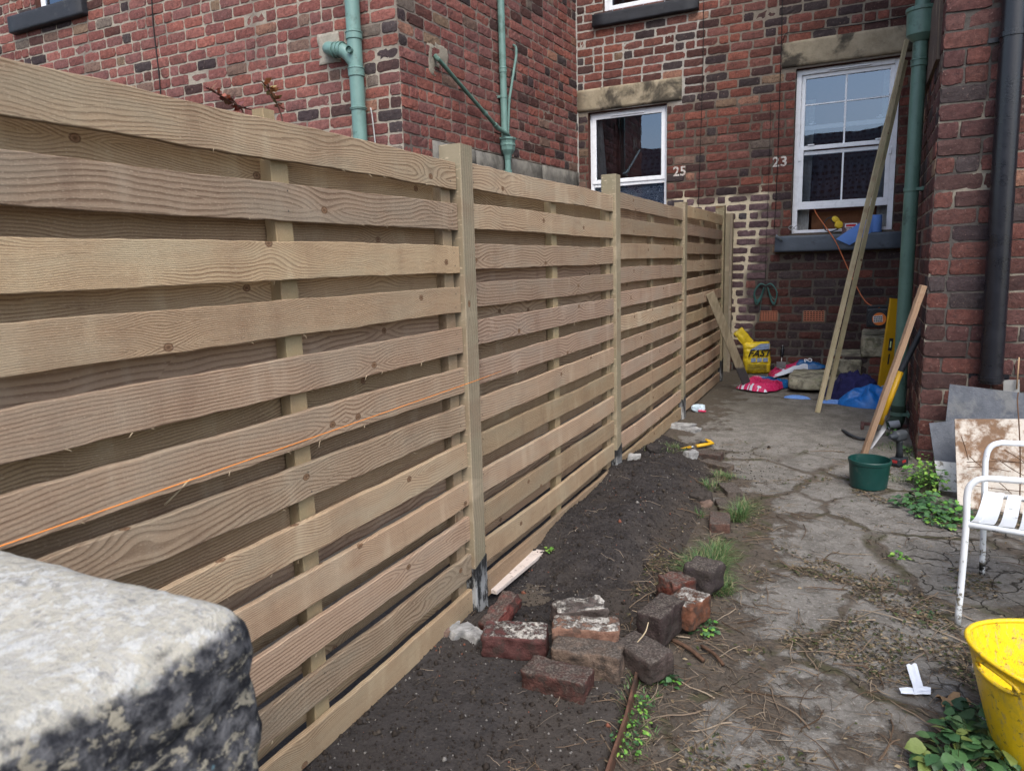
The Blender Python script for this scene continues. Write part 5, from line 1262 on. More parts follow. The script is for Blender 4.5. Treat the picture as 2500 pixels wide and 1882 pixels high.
for i in range(-1,6):
    xa=nx[0]+pitch*i; m=MB(); V=[];K=12; w=.026 if i>=0 else .014
    for j in range(K+1):
        t=j/K; a_=rail(ra,xa if i>=0 else xa+pitch*.45);b_=rail(rb,(xa if i>=0 else xa+pitch*.45)+DXS); p=a_*(1-t)+b_*t; p=p+np.array((0,0,.014-.035*math.sin(math.pi*t)))
        V+= [p+np.array((-w,0,0)),p+np.array((w,0,0)),p+np.array((-w,0,-.003)),p+np.array((w,0,-.003))]
    F=[]
    for j in range(K):
        o0=4*j; F+=[(o0,o0+1,o0+5,o0+4),(o0+2,o0+6,o0+7,o0+3),(o0,o0+4,o0+6,o0+2),(o0+1,o0+3,o0+7,o0+5)]
    m.add(V,F); m.build('seat_slat',CHP,ch,bevel=.001)
for z_ in (.6,.7,.8):
    m=MB(); tube(m,[(XR+.02,Ya,z_-.1),(XR+.02,Yb,z_-.1)],.01,10); m.build('back_rail',CHP,ch,smooth=True)
for y in (Ya,Yb):
    m=MB(); tube(m,[(XR,y,.4),(XR+.06,y,.75)],TR,12); m.build('back_post',CHP,ch,smooth=True)
# ================================================================ yellow flexible tub
def tubm():
    g=G('scuffed_yellow_rubber',.42,.45); v=g.geo(); n=g.noise(v,9,6,.7); n2=g.noise(g.mp(v,(60,60,16)),1.,6,.75); n3=g.noise(v,40,6,.72)
    c=g.mix(g.rng(n,.3,.7),(.74,.48,.008),(.88,.60,.015)); c=g.mix(g.m('MULTIPLY',g.rng(n2,.53,.61),.6),c,(.42,.33,.16)); c=g.mix(g.m('MULTIPLY',g.rng(n3,.585,.63),.8),c,(.16,.12,.04)); c=g.mix(g.m('MULTIPLY',g.rng(n,.5,.66),.45),c,(.33,.25,.04))
    return g.out(c,.42,g.bump(g.m('ADD',n2,n3),.0012))
TUBM=tubm(); 
tz_=.22; pl_=at(2366,1570,2,tz_); tub=empty('flexible_tub',(pl_[0]+.21,pl_[1]+.02,gz(0))); tag(tub,'mud-flecked yellow flexible tub with an open handle in its rim, bottom right corner','tub')
TC=np.array((pl_[0]+.225,pl_[1]+.02,0)); RT=.228; RBm=.135; zb=gz(0)+.002; n=72
def tubz(q): return tz_+.012*math.cos(2*(q-.4))
m=MB();V=[];F=[];rows=24
def tp(q,t,inn=0):
    r=RBm+(RT-RBm)*t**.85-inn*.004; zt=tubz(q); z=zb+(zt-zb)*t; return (TC[0]+r*math.cos(q),TC[1]+r*math.sin(q),z)
HQ=[R_(215),R_(35)]   # handles
def inhandle(q,t):
    for h in HQ:
        dq=(q-h+math.pi)%(2*math.pi)-math.pi; x=dq*RT
        if abs(x)<.075 and .8+.5*(x/.075)**2*.14<t<.93: return True
    return False
for inn in(0,1):
    for j in range(rows+1):
        for i in range(n): V.append(tp(2*math.pi*i/n,j/rows,inn))
for inn in(0,1):
    for j in range(rows):
        for i in range(n):
            if inhandle(2*math.pi*(i+.5)/n,(j+.5)/rows): continue
            a_=inn*(rows+1)*n; i2=(i+1)%n; q=(a_+j*n+i,a_+j*n+i2,a_+(j+1)*n+i2,a_+(j+1)*n+i); F.append(q if inn==0 else q[::-1])
m.add(V,F); m.add([tp(2*math.pi*i/n,0.01) for i in range(n)],[tuple(range(n))]); m.build('tub_wall',TUBM,tub,smooth=True)
m=MB(); tube(m,[np.array(tp(2*math.pi*i/n,1))+np.array((0,0,0)) for i in range(n+1)],.0075,10,cap=False); m.build('rim',TUBM,tub,smooth=True)
for h in HQ:
    m=MB(); pts=[]
    for k in range(25):
        a_=2*math.pi*k/24; q=h+math.cos(a_)*.078/RT; t=.868+.068*math.sin(a_) ; pts.append(np.array(tp(q,t))*1.0)
    tube(m,pts,.006,8,cap=False); m.build('handle',TUBM,tub,smooth=True)
# ================================================================ near coping stone
st=empty('stone_gatepost',(.3,-2.2,0)); tag(st,'big pale lichen-covered coping stone with a black crusted side, close at lower left','stone')
ZT=.95
Bc=at(628,1482,2,ZT); Cc=at(0,1790,2,ZT); Ac=at(60,1332,2,ZT)
e1_=Cc-Bc; e2_=Ac-Bc; e1_[2]=0;e2_[2]=0
e1_=e1_*1.5; e2_=e2_*1.25
HS=.30; cen=Bc+e1_/2+e2_/2-np.array((0,0,HS/2))
m=MB(); n=56
def stone_pt(i,j,k):
    p=np.array([i,j,k],float)/n*2-1
    L=np.array([np.linalg.norm(e1_)/2,np.linalg.norm(e2_)/2,HS/2]); r=.05
    q=p*L; inner=np.clip(q,-(L-r),L-r); d=q-inner; dl=np.linalg.norm(d)
    if dl>1e-9: q=inner+d/dl*r
    w=cen+q[0]/L[0]*e1_/2+q[1]/L[1]*e2_/2+np.array((0,0,q[2]))
    s=1-smooth(.55,1.,(q[2]/L[2]+1)/2)
    nz=rnoise(w,4,.018)*(1,1,.8)+rnoise(w,11,.012)*(.25+s)+rnoise(w,31,.0065)*(.2+1.1*s)+rnoise(w,80,.0016)
    return w+nz+np.array((0,0,.012*N3(w[0],w[1],0,5)))
idx={};V=[];F=[]
for a in range(3):
    b,d=(a+1)%3,(a+2)%3
    for side in(0,n):
        for i in range(n):
            for j in range(n):
                q=[]
                for(di,dj) in((0,0),(1,0),(1,1),(0,1)):
                    t=[0,0,0];t[a]=side;t[b]=i+di;t[d]=j+dj;t=tuple(t)
                    if t not in idx: idx[t]=len(V); V.append(stone_pt(*t))
                    q.append(idx[t])
                F.append(tuple(q) if side else tuple(q[::-1]))
if np.dot(np.cross(e1_,e2_),(0,0,1))<0: F=[f[::-1] for f in F]
m.add(V,F); m.build('coping_stone',COPING,st,smooth=True)
m=MB(); lump(m,cen-np.array((0,0,.62)),e1_/2*.86,e2_/2*.86,(0,0,.5),.1,18,.02,6); m.build('pier',COPING,st,smooth=True)
# ================================================================ bricks dug out of the bed
C6=lambda x,y:(1100+x/2.765,1300+y/2.765)
def pile(FLc,FRc,L,W,H_,mat,col,label,zoff=0.,tilt=(0,0),cat='brick',grp='loose bricks piled beside the first post',dxy=(0,0),amp=.0035,chip=0.,sd=0,rd=.16):
    H=H_*1.14; L*=1.04; W*=1.05; amp*=1.9
    a=gp(*C6(*FLc),zoff) ; b=gp(*C6(*FRc),zoff); a[0]+=dxy[0];a[1]+=dxy[1];b[0]+=dxy[0];b[1]+=dxy[1]
    ex=nrm((b-a)*np.array((1,1,0))); ey=np.array((-ex[1],ex[0],0)); ez=np.array((0,0,1.))
    if tilt!=(0,0):
        ez=nrm(ez+ex*tilt[0]+ey*tilt[1]); ey=nrm(np.cross(ez,ex)); ex=np.cross(ey,ez)
    mid=(a+b)/2; g_=gh(mid[0]+ey[0]*W/2,mid[1]+ey[1]*W/2)
    z=gz(mid[1])+zoff
    c=np.array((mid[0],mid[1],z))+ey*W/2+ez*H/2
    m=MB(); lump(m,c,ex*L/2,ey*W/2,ez*H/2,rd,14,amp,26,col,0,sd,chip)
    o=m.build('loose_brick',mat,smooth=True); tag(o,label,cat,grp); return o
K1=(.12,.045,.035);K2=(.05,.038,.036);K3=(.15,.115,.09);K4=(.22,.085,.055)
pile((485,1085),(885,1195),.222,.105,.078,PILEB,(.10,.048,.04),'dark red brick nearest the camera in the pile, lying on its long side',.03,sd=1)
pile((705,1000),(1110,1062),.232,.105,.105,PILEB,(.17,.125,.095),'large grey brown brick just behind the nearest dark red one',.03,sd=2,amp=.005)
pile((690,860),(1130,880),.235,.105,.11,PILEM,(.24,.14,.10),'brick with a white and orange mortared top in the middle of the pile',.035,sd=3,amp=.005,dxy=(0,.0))
pile((690,740),(1100,690),.2,.11,.1,PILEM,(.12,.10,.09),'grey brick crusted with pale mortar at the back of the pile',.04,sd=4,amp=.006,chip=.05)
pile((215,850),(645,875),.23,.10,.085,PILEM,(.115,.052,.048),'maroon painted brick with a white mortar scar, beside the foot of the first post',.045,sd=5,tilt=(0,-.12))
pile((300,690),(470,560),.19,.07,.06,PILEB,(.17,.055,.045),'broken red brick wedge tilted up behind the maroon brick',.06,tilt=(-.35,0),sd=6,amp=.006,dxy=(.0,.02))
pile((1325,1062),(1535,945),.125,.185,.085,PILEB,(.085,.065,.058),'worn dark brick on the right of the pile with a red flank',.02,sd=7,rd=.3,amp=.004)
pile((1245,745),(1425,805),.105,.2,.115,PILEB,(.05,.036,.034),'near black brick lying end-on in the middle of the row',.02,sd=8,rd=.22)
pile((1600,705),(1785,545),.16,.12,.09,PILEM,(.17,.075,.045),'red brick with a thick white mortar top at the path edge of the pile',.025,sd=9,rd=.2)
pile((1370,440),(1495,505),.1,.125,.09,PILEB,(.15,.05,.035),'short broken brick, black with orange red edges, behind the near black one',.05,sd=10,amp=.007,tilt=(.1,.1))
pile((1560,385),(1745,445),.135,.14,.105,PILEB,(.055,.045,.045),'rounded charcoal coloured brick farthest back in the row',.03,sd=11,rd=.35,amp=.004)
G2='bricks edging the soil bed'
def ebrick(u,v,ang,L,W,H,col,label,zo=0.,mat=PILEB,tilt=(0,0),sd=0):
    p=gp(u,v); ex=np.array((math.cos(R_(ang)),math.sin(R_(ang)),0)); ey=np.array((-ex[1],ex[0],0)); ez=nrm(np.array((tilt[0],tilt[1],1.))); 
    m=MB(); lump(m,p+np.array((0,0,H/2+zo)),ex*L/2,ey*W/2,ez*H/2,.2,12,.004,22,col,0,sd); o=m.build('edging_brick',mat,smooth=True); tag(o,label,'brick',G2)
ebrick(1720,1118,-5,.25,.11,.06,(.085,.055,.045),'edging brick lying nearest the yellow wrecking bar',-.012,sd=1)
ebrick(1748,1142,-28,.23,.10,.055,(.14,.11,.085),'edging brick at a slant just in front of the one by the wrecking bar',-.015,sd=2)
ebrick(1783,1200,-62,.2,.10,.05,(.12,.1,.085),'grey edging brick half sunk between two grass tufts',-.018,sd=3)
ebrick(1772,1242,-70,.18,.10,.05,(.11,.08,.065),'dusty edging brick directly behind the reddish one at the path edge',-.015,sd=4)
ebrick(1757,1285,-80,.2,.11,.065,(.13,.075,.058),'reddish edging brick ending the row above the big grass tuft',-.012,sd=5)
# ---- slab edge / board holding the front of the bed
ED=[(.70,.07),(.748,-.13),(.79,-.42),(.82,-.75),(.88,-1.3),(.95,-2.)]
m=MB();V=[];F=[]
for i,(x,y) in enumerate(ED):
    t=.011; 
    for (dx,dz) in((0,-.05),(t,-.05),(t,.046),(t-.002,.051),(.002,.051),(0,.046)):
        V.append((x-.008+dx+N3(x*9,y*9,dz*9)*.004,y,gz(y)+dz+N3(x*5,y*7,1)*.003))
for i in range(len(ED)-1):
    for k in range(6): F.append((i*6+k,(i+1)*6+k,(i+1)*6+(k+1)%6,i*6+(k+1)%6))
F.append(tuple(range(6)))
m.add(V,F); tag(m.build('edging_board',plain('wet_brown_board',(.10,.05,.032),.75,.3,var=.4,scale=18,bump=.004,dirt=(.035,.028,.022),dirt_amt=.5),smooth=False),'thin brown edging strip holding back the front of the soil bed','edging')
# ---- stones and rubble
RUB=stone_mat('grey_rubble',(.2,.2,.195),(.38,.38,.37),bf=.3,bs=12,bumpd=.004,sc=3)
RUBB=stone_mat('brown_rubble',(.11,.075,.06),(.2,.14,.11),bf=.3,bs=12,bumpd=.004,sc=3)
def rub(u,v,r,label,mat=RUB,sd=0,off=0.,flat=.6,name='rubble_stone',ang=30,zz=.0,cat='stone',grp=None,asp=1.):
    p=gp(u,v,off); ex=np.array((math.cos(R_(ang)),math.sin(R_(ang)),0)); ey=np.array((-ex[1],ex[0],0)); m=MB()
    lump(m,(p[0],p[1],max(gh(p[0],p[1]),p[2])+r*flat*.5+zz),ex*r*asp,ey*r*.75,np.array((.15*r,.1*r,r*flat)),.25,7,r*.16,3.2/r*.4,(1,1,1),0,sd); o=m.build(name,mat); o.data.polygons.foreach_set('use_smooth',[True]*len(o.data.polygons)); o.data.set_sharp_from_angle(angle=R_(25)); tag(o,label,cat,grp)
rub(1686,1136,.045,'pale squared granite lump on the soil left of the edging bricks',sd=1,ang=50,flat=.7)
rub(1664,1046,.075,'long grey broken concrete piece by the third panel of the fence',sd=2,flat=.32,ang=-15,asp=1.3)
rub(1692,1054,.05,'smaller concrete piece touching the right end of the long one',sd=7,flat=.38,ang=-30)
rub(1722,1236,.035,'little brown brick fragment beside the dark clod at the bed edge',RUBB,sd=3,flat=.6)
rub(1548,1163,.04,'grey stone wedged at the foot of the second post',sd=4,ang=10,flat=.5)
rub(1090,1540,.045,'grey concrete chip left of the foot of the first post',sd=5,off=.04,flat=.35,ang=20)
rub(1125,1552,.05,'pale angular concrete chip in front of the first post',sd=6,off=.04,flat=.4,ang=60)
rub(1160,1563,.04,'buff concrete chip between the first post and the maroon brick',sd=8,off=.04,flat=.35,ang=-20)
rub(1078,1556,.03,'small red brick chip under the end of the first fence panel',RUBB,sd=9,off=.04,flat=.5)
rub(1836,930,.05,'grey pebble lump on the ground in front of the yellow sack',sd=10,flat=.4)
for i,(u,v,r_) in enumerate(((1718,1222,.05),(1705,1226,.045),(1785,1190,.022),(1730,1160,.03),(1612,1120,.04),(1595,1135,.05),(1575,1145,.035))):
    p=gp(u,v,.01); m=MB(); lump(m,(p[0],p[1],gh(p[0],p[1])+r_*.3),(r_,0,0),(0,r_*.8,0),(0,0,r_*.6),.8,9,r_*.3,1.2/r_,(1,1,1),0,i)
    tag(m.build('soil_clod',SOIL,smooth=True),['crumbly soil clod behind the brown brick fragment','soil clod left of the one behind the brown fragment','small clod of earth on the path beside the grey edging brick','dark clod next to the pale granite lump','clod of earth turned up near the second post','largest clod on the heap by the second post','clod closest to the foot of the second post'][i],'clod','clods of earth')
# ---- white painted offcut under the second panel
a=at(1196,1443,2,-.052); b=at(1316,1345,2,-.045); m=MB(); d=nrm(b-a); s_=np.array((-d[1],d[0],0)); 
box(m,(a+b)/2+np.array((0,0,.0)),d*np.linalg.norm(b-a)/2,s_*.036,(0,0,.009)); 
tag(m.build('painted_offcut',plain('flaking_white_paint_wood',(.55,.48,.43),.7,.3,var=.1,scale=20,bump=.002,dirt=(.12,.09,.07),dirt_amt=.45,dscale=40),bevel=.002),'white painted timber offcut lying under the bottom slat of the second panel','board')
# ---- wrecking bar
W0=gp(1627,1106,.03);W1=gp(1686,1092,.03);W2=gp(1700,1089,.03);W3=gp(1740,1082,.03);W4=gp(1722,1072,.05)
wb=empty('wrecking_bar',tuple(W1)); tag(wb,'yellow wrecking bar with a hooked end lying on the ground by the third panel','tool')
m=MB(); tube(m,[W0,W0+(W1-W0)*.1,W1],[.006,.0115,.0135],10,sx=1.); m.build('handle_sleeve',LY,wb,smooth=True)
m=MB(); tube(m,[W1,W2],.008,8); m.build('bare_shaft',STEEL,wb,smooth=True)
m=MB(); tube(m,[W2,W2+(W3-W2)*.5,W3,W3+(W4-W3)*.4,W4],[.013,.013,.011,.012,.005],8,sx=1.3); m.build('hook',LY,wb,smooth=True)
m=MB(); q=gp(1708,1080,.02); tube(m,[q,q+np.array((.09,.03,.0))],.011,8); tag(m.build('black_offcut',BP,smooth=True),'short black plastic piece lying inside the hook of the yellow bar','offcut')
# ---- wrappers, paper, leaf
def paper(name,pts,mat,label,cat,h=.01,sd=0,off=.006,curl=.01,lift=.012):
    P=[gp(u,v,off) for u,v in pts]; m=MB();V=[];K=8
    for j in range(K+1):
        for i in range(K+1):
            s,t=i/K,j/K; p=(P[0]*(1-s)+P[1]*s)*(1-t)+(P[3]*(1-s)+P[2]*s)*t; p[2]=max(p[2],path_h(p[0],p[1])+.012)+curl*(abs(N3(s*2+sd,t*2,sd,1)))+h*(s-.5)**2
            V.append(p)
    m.add(V,[(j*(K+1)+i,j*(K+1)+i+1,(j+1)*(K+1)+i+1,(j+1)*(K+1)+i) for j in range(K) for i in range(K)]); o=m.build(name,mat,smooth=True); tag(o,label,cat); return o
PAP=plain('white_paper',(.68,.72,.78),.8,.2,var=.04,scale=60)
paper('paper_strip',[(2212,1629),(2237,1626),(2256,1690),(2232,1697)],PAP,'white paper strip, long and upright in the photo, on the path left of the tub','paper')
paper('paper_strip',[(2194,1684),(2272,1682),(2272,1698),(2200,1697)],PAP,'white paper strip lying crossways under the foot of the upright strip','paper',sd=4)
paper('paper_strip',[(2388,1757),(2392,1755),(2435,1777),(2430,1781)],PAP,'thin curl of white paper among the weeds left of the tub','paper',sd=6,curl=.02)
p=gp(1705,1004,.0); m=MB(); lump(m,p+np.array((0,0,.03)),(.055,.01,0),(0,.04,0),(0,0,.03),.6,9,.014,18,(1,1,1),0,3); wr=m.build('crumpled_wrapper',plain('shiny_pale_wrapper',(.5,.62,.7),.3,.5,var=.3,scale=40),smooth=True); tag(wr,'crumpled pale blue wrapper on the ground near the third post','litter')
m=MB(); lump(m,p+np.array((.04,-.03,.012)),(.035,.01,0),(0,.012,0),(0,0,.008),.6,5,.005,18); m.build('pink_edge',plain('pink_print_b',(.55,.05,.12),.4,.4),wr,smooth=True)
lc=gp(2330,1722); m=MB();V=[];K=10
for j in range(K+1):
    for i in range(2*K+1):
        a_=i/(2*K)*2*math.pi; r_=.048*(j/K)*(1+.28*math.sin(a_*5+.5)+.12*math.sin(a_*11)); x=lc[0]+r_*math.cos(a_);y=lc[1]+r_*math.sin(a_)*.8; V.append((x,y,path_h(x,y)+.01+.03*abs(N3(math.cos(a_)*1.5+3,math.sin(a_)*1.5,1,1.6))*(j/K)))
m.add(V,[(j*(2*K+1)+i,j*(2*K+1)+i+1,(j+1)*(2*K+1)+i+1,(j+1)*(2*K+1)+i) for j in range(K) for i in range(2*K)])
tag(m.build('dead_leaf',plain('dry_buff_leaf',(.30,.19,.10),.85,.15,var=.3,scale=40,bump=.002),smooth=True),'large curled buff dead leaf on the path left of the tub','leaf')
# curved black rubber strip by the gully
m=MB(); tube(m,bez([gp(2058,1050,.01),gp(2078,1062,.02),gp(2100,1070,.02),gp(2118,1072,.01)],6),.008,6,sx=2.); tag(m.build('rubber_strip',BP,smooth=True),'curved strip of black rubber on the path in front of the drain gully','strip')
# two sticks beside the pile
BARK=plain('brown_bark',(.10,.06,.04),.9,.1,var=.35,scale=50,bump=.003)
for (p,q,lab,r_) in(((1640,1560),(1718,1612),'thicker brown stick beside the white-topped brick',.0085),((1712,1575),(1766,1622),'thinner brown stick with a pale broken end, right of the thicker one',.007)):
    m=MB(); a=gp(*p,.012);b=gp(*q,.01); tube(m,bez([a,(a+b)/2+np.array((.006,.004,.004)),b],5),[r_*.8]+[r_]*9+[r_*.9],9); tag(m.build('stick',BARK,smooth=True),lab,'stick')
# ================================================================ litter, crumbs, grass, weeds
RL=random.Random(99)
def crack_bias(x,y): return 1
lm=MB()
def twig(x,y,L,r,ang,c,lift=.004,n=4):
    pts=[];a=ang
    for i in range(n):
        t=i/(n-1); pts.append(np.array((x,y,gh(x,y)+lift+RL.random()*.004+ .006*math.sin(t*3.1)*RL.random()))); a+=(RL.random()-.5)*.55; x+=math.cos(a)*L/(n-1); y+=math.sin(a)*L/(n-1)
    tube(lm,pts,[r*(1-.45*i/(n-1)) for i in range(n)],3,c,cap=False)
TW=[(.13,.09,.06),(.085,.055,.035),(.2,.15,.095),(.25,.2,.145),(.11,.09,.07),(.16,.12,.085),(.06,.042,.03)]
def clump(x,y): return N3(x,y,4,3.1)+.6*N3(x,y,8,8.)
cnt=0
while cnt<7500:
    y=-1.5+4.8*RL.random()**1.5; x=.55+1.75*RL.random()
    e=bed_edge(y)
    if x<e-.35: continue
    wgt=.09+.9*smooth(.05,.42,clump(x,y))+.3*(1-smooth(-.2,.9,y))*(x>e)-.08*(x<e)
    if e-.1<x<e+.5: wgt+=.22
    if y>2.1: wgt*=.4
    if RL.random()>wgt: continue
    big=RL.random()<.042; L=(.03+.05*RL.random()) if not big else .1+.14*RL.random()
    twig(x,y,L,(.0007+.0009*RL.random()) if not big else .0018+.0018*RL.random(),RL.random()*6.3,TW[int(RL.random()*7)] if not big else TW[RL.choice([0,1,3,5])],n=4 if not big else 6); cnt+=1
cnt=0
while cnt<90:   # roots on the soil
    y=-1.0+3.9*RL.random(); x=.0+.6*RL.random()
    if x>bed_edge(y): continue
    twig(x,y,.03+.09*RL.random(),.0006+.0004*RL.random(),RL.random()*6.3,RL.choice([(.3,.24,.18),(.16,.12,.09),(.1,.08,.06)]),n=5); cnt+=1
cnt=0
LC=[(.05,.065,.02),(.09,.075,.04),(.13,.10,.06),(.06,.05,.03),(.16,.12,.075),(.045,.055,.025),(.03,.026,.02),(.24,.19,.12)]
while cnt<10500:
    y=-1.5+4.8*RL.random()**1.4; x=.55+1.8*RL.random()
    e=bed_edge(y)
    if x<e-.1: continue
    wgt=.02+.95*smooth(.1,.5,clump(x,y))
    if y>2.3: wgt*=.4
    if RL.random()>wgt: continue
    s_=.004+.009*RL.random(); a=RL.random()*6.3; z=gh(x,y)+.003+RL.random()*.008
    ex=np.array((math.cos(a),math.sin(a),(RL.random()-.5)*.5))*s_; ey=np.array((-math.sin(a),math.cos(a),(RL.random()-.5)*.9))*s_*.42
    p=np.array((x,y,z)); lm.add([p-ex,p-ey+ex*.1,p+ex,p+ey+np.array((0,0,.3*s_))],[(0,1,2),(0,2,3)],None,LC[int(RL.random()*8)]); cnt+=1
tag(lm.build('plant_litter',LITTER),'scatter of twigs, dry stems and shed leaves over the path','litter',kind='stuff')
cm=MB(); cnt=0
while cnt<13000:
    y=-1.25+4.4*RL.random()**1.5; x=-.02+.95*RL.random(); e=bed_edge(y)
    if x>e+.02 and RL.random()>.22: continue
    r=.0016+.0045*RL.random()**2.2
    if RL.random()<.05: r*=2.4
    z=gh(x,y)+r*.3; c=RL.random()
    col=(.028,.022,.018) if c<.7 else (.055,.045,.036) if c<.92 else (.2,.19,.175) if c<.985 else (.18,.07,.045)
    V=[];
    for v in((1,0,0),(-1,0,0),(0,1,0),(0,-1,0),(0,0,1),(0,0,-1)): V.append(np.array((x,y,z))+np.array(v)*r*(.7+.6*RL.random()))
    cm.add(V,[(0,2,4),(2,1,4),(1,3,4),(3,0,4),(2,0,5),(1,2,5),(3,1,5),(0,3,5)],None,col); cnt+=1
tag(cm.build('soil_crumbs',LITTER,smooth=True),'crumbs of soil and grit over the bed and path edge','grit',kind='stuff')
gm=MB()
def blade(x,y,L,w,ang,lean,c):
    z=gh(x,y)-.003; d=np.array((math.cos(ang),math.sin(ang),0)); s_=np.array((-d[1],d[0],0))*w; V=[]
    for i in range(5):
        t=i/4; p=np.array((x,y,z))+d*L*lean*t*t+np.array((0,0,L*(t-.55*lean*t*t))); p[2]=max(p[2],gh(p[0],p[1])+.002); V+= [p-s_*(1-t*.9),p+s_*(1-t*.9)]
    gm.add(V,[(2*i,2*i+1,2*i+3,2*i+2) for i in range(4)],None,c)
GC=[(.05,.115,.03),(.075,.15,.045),(.10,.18,.07),(.16,.19,.08),(.22,.2,.11),(.04,.085,.03)]
def tuft(u,v,rx,ry,n,Lm,fixed=None):
    p=gp(u,v) if fixed is None else fixed
    for i in range(n):
        a=RL.random()*6.3; r=math.sqrt(RL.random()); x=p[0]+math.cos(a)*r*rx; y=p[1]+math.sin(a)*r*ry
        blade(x,y,Lm*(.35+1.05*RL.random()),.0016+.0014*RL.random(),a+(RL.random()-.5)*3.2,.15+1.15*RL.random(),RL.choice(GC))
tuft(1722,1400,.09,.15,900,.10); tuft(1745,1360,.06,.09,420,.09); tuft(1806,1262,.045,.12,520,.095); tuft(1752,1440,.07,.06,260,.07); tuft(1760,1165,.07,.07,190,.045); tuft(1740,1190,.06,.09,170,.05); tuft(1655,1112,.09,.05,120,.045)
tuft(1710,1260,.03,.05,50,.04); tuft(1790,1165,.08,.04,90,.03); tuft(1760,1430,.05,.06,90,.06); tuft(1610,1130,.12,.08,60,.05)
tuft(2200,1420,.04,.03,30,.02); tuft(2210,1175,.1,.1,140,.03); tuft(2185,1095,.12,.14,220,.03); tuft(2225,1110,.05,.2,180,.035); tuft(2320,1440,.03,.03,20,.02)
tuft(1560,1800,.05,.12,60,.03); tuft(1590,1690,.03,.07,40,.03); tuft(1540,1700,.02,.14,50,.03)
tag(gm.build('grass',LEAF),'tufts of grass along the edge of the bed and by the brick corner','grass',kind='stuff')
def leafplant(name,centers,label,cat='weed',cols=None,size=.03,n=60,hgt=.1,spread=.12,grp=None,round_=.75,stemc=(.06,.09,.03)):
    m=MB(); c0=centers[0]
    for c in centers:
        for i in range(n):
            a=RL.random()*6.3; r=spread*math.sqrt(RL.random()); x=c[0]+math.cos(a)*r;y=c[1]+math.sin(a)*r; z=max(gh(x,y),gz(y))+hgt*(.15+.85*RL.random())*(1-.55*(r/spread)**2)
            s_=size*(.5+.75*RL.random()); ya=a+(RL.random()-.5)*1.6; tl=(RL.random()-.2)*.8
            d=np.array((math.cos(ya),math.sin(ya),-.25+.5*RL.random())); d=nrm(d); sd=nrm(np.cross(d,(0,0,1.)))*s_*round_*.5; sd=sd+np.array((0,0,(RL.random()-.5)*.5*s_)); up=np.array((0,0,.12*s_))
            p=np.array((x,y,z)); col=RL.choice(cols)
            V=[p]; prof=[(.18,.62),(.42,1.),(.68,.86),(.88,.45)]
            for t,w in prof: V+= [p+d*s_*t-sd*w+up*math.sin(t*3)+np.array((0,0,-.1*s_*t*t)),p+d*s_*t+up*.2*t,p+d*s_*t+sd*w+up*math.sin(t*3)+np.array((0,0,-.1*s_*t*t))]
            V.append(p+d*s_*1.04-np.array((0,0,.15*s_)))
            F=[(0,2,1),(0,3,2)]
            for k in range(3):
                o=1+3*k; F+=[(o,o+1,o+4,o+3),(o+1,o+2,o+5,o+4)]
            F+=[(10,11,13),(11,12,13)]
            m.add(V,F,None,col)
            if i%3==0: tube(m,[(c[0]+(x-c[0])*.3,c[1]+(y-c[1])*.3,gh(x,y)-.002),tuple(p)],.0012,3,stemc,cap=False)
    o=m.build(name,LEAF,smooth=True); tag(o,label,cat,grp); return o
LG=[(.10,.26,.035),(.14,.30,.05),(.07,.2,.035),(.2,.34,.06)]; DG=[(.035,.095,.035),(.05,.12,.04),(.028,.07,.03),(.06,.14,.05)]
w1=gp(2248,1200);w2=gp(2262,1235);
leafplant('weed',[w1+np.array((.0,.08,0)),w1+np.array((.05,.0,0)),w1+np.array((.04,.2,0))],'bright green leafy weed at the foot of the brick corner, behind the slate panel',cols=LG,size=.03,n=85,hgt=.2,spread=.085)
leafplant('weed',[w2,w2+np.array((.1,-.06,0)),gp(2275,1262),gp(2225,1235)],'darker broad-leaved weed spreading below the slate panel edge',cols=DG+[LG[0]],size=.04,n=44,hgt=.07,spread=.10)
leafplant('weed',[gp(2310,1280),gp(2335,1272)],'low green weed at the foot of the stained board, left of the chair',cols=LG+DG,size=.03,n=60,hgt=.04,spread=.09)
leafplant('weed',[gp(2168,1062),gp(2225,1105)],'small seedling weed by the drain gully',cols=DG+LG,size=.03,n=22,hgt=.07,spread=.06)
ww=[gp(2390,1835),gp(2340,1880),gp(2430,1860),gp(2440,1800)]
leafplant('weed',ww,'dark broad-leaved weed clump in the bottom right corner beside the tub',cols=DG+[(.05,.10,.035),(.12,.16,.04)],size=.046,n=60,hgt=.09,spread=.10)
leafplant('weed',[gp(2360,1745),gp(2345,1765)],'small weed between the dead leaf and the tub',cols=DG,size=.028,n=22,hgt=.03,spread=.05)
leafplant('weed',[gp(2196,1360)],'tiny bright weed growing in the joint in the middle of the path',cols=LG,size=.02,n=22,hgt=.022,spread=.035)
leafplant('weed',[gp(2262,1502)],'tiny mossy weed in the path joint left of the chair’s front leg',cols=DG,size=.012,n=40,hgt=.015,spread=.035)
leafplant('weed',[gp(1712,1545),gp(1725,1535)],'small ivy-like sprig beside the white-topped brick',cols=DG+LG,size=.022,n=24,hgt=.03,spread=.045)
leafplant('weed',[gp(1625,1665),gp(1640,1670)],'sprig of green leaves at the foot of the worn dark brick',cols=DG+[LG[0]],size=.024,n=16,hgt=.03,spread=.03)
leafplant('weed',[gp(1560,1735),gp(1548,1780),gp(1532,1830)],'straggly weed growing along the brown edging strip',cols=DG+LG,size=.014,n=45,hgt=.05,spread=.05)
leafplant('weed',[gp(1732,1372,.03)],'fresh pale green leaf cluster at the foot of the big grass tuft',cols=[(.14,.38,.12),(.2,.45,.16)],size=.035,n=9,hgt=.04,spread=.03)
leafplant('weed',[np.array((.07,.62,0))],'little green sprout under the bottom slat above the painted offcut',cols=LG,size=.022,n=10,hgt=.04,spread=.025)
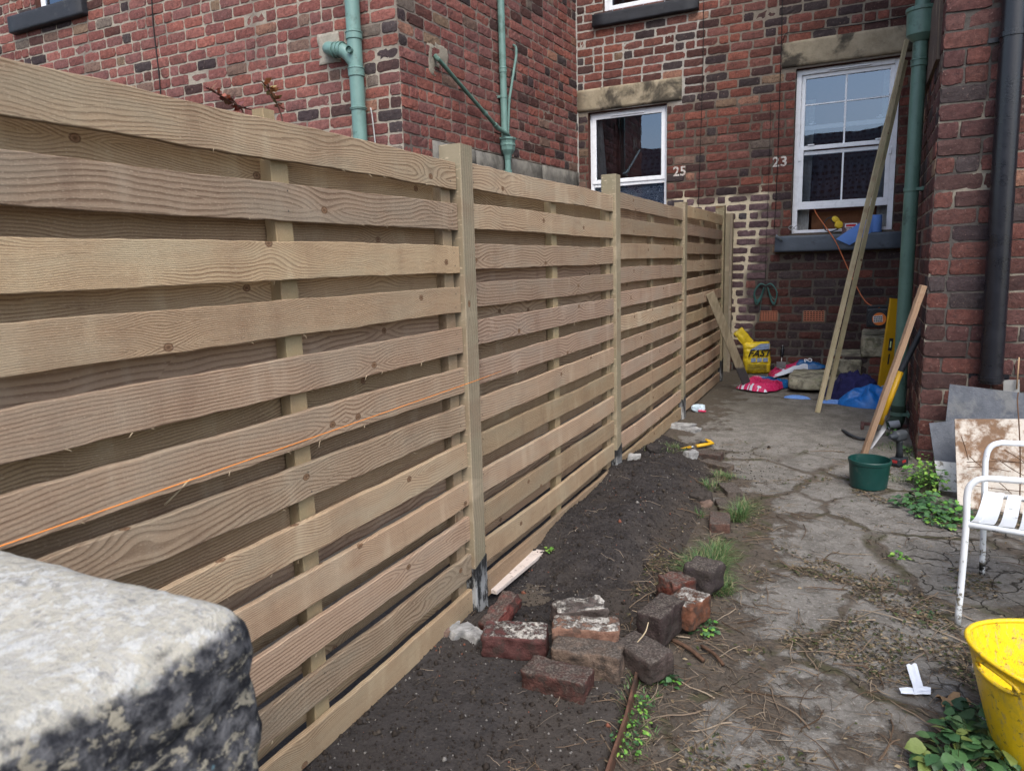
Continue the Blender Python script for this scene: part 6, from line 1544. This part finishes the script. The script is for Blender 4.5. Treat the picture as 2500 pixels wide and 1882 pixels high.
STRAW=plain('pale_dry_stalk',(.42,.34,.22),.8,.2,var=.15)
m=MB(); tube(m,bez([gp(1518,1614,.06),gp(1545,1580,.10),gp(1574,1545,.15),gp(1583,1519,.17)],5),.0022,6); tag(m.build('dry_stalk',STRAW,smooth=True),'pale dry stalk propped across the bricks in the middle of the pile','stalk')
m=MB(); tube(m,bez([at(402,1232,0,-.03),at(430,1205,0,-.01),at(465,1168,0,.012)],5),.002,6); tag(m.build('dry_stalk',STRAW,smooth=True),'short dry stalk caught between two slats just under the orange string','stalk')
# trailing shoots with autumn colour seen over the top of the fence
def shoot(name,base,pts,label,cols,n,size):
    m=MB(); P=bez(pts,6); tube(m,P,.0025,5,(.10,.05,.035),cap=False)
    for i in range(n):
        p=np.array(P[int(len(P)*.45+RL.random()*len(P)*.54)]); d=nrm((RL.random()-.5,RL.random()-.5,RL.random()*.6-.25)); s_=size*(.6+.8*RL.random()); sd=nrm(np.cross(d,(RL.random(),RL.random(),1.)))*s_*.28
        m.add([p,p+d*s_*.5-sd,p+d*s_,p+d*s_*.5+sd],[(0,1,2),(0,2,3)],None,RL.choice(cols))
    o=m.build(name,LEAF); tag(o,label,'plant','climber shoots rising behind the fence')
def fb(u,v,x=-.28): return at(u,v,0,x)
RC=[(.22,.05,.035),(.12,.03,.03),(.28,.09,.05),(.16,.07,.03)]; OC=[(.35,.15,.06),(.28,.09,.04),(.22,.17,.06),(.4,.2,.1)]
b_=fb(690,420); shoot('climber_shoot',b_,[b_,fb(650,290),fb(590,262),fb(545,238),fb(508,216)],'dark red leafed shoot arching to the left above the fence',RC,30,.026)
b_=fb(700,420); shoot('climber_shoot',b_,[b_,fb(690,300),fb(676,255),fb(660,225),fb(640,200)],'orange leafed shoot rising nearest the thick green pipe',OC,34,.027)
b_=fb(640,420); shoot('climber_shoot',b_,[b_,fb(600,290),fb(580,258),fb(560,235)],'short red shoot between the two taller ones',RC,14,.024)
m=MB(); q=fb(644,330,-.12); board(m,(-.115,q[1],.9),(-.115,q[1],at(643,268,0,-.11)[2]),(0,1,0),(1,0,0),.045,.04,(.5,.2,.8),nseg=6,seedv=2); o=m.build('back_batten',W_BAT,fence)
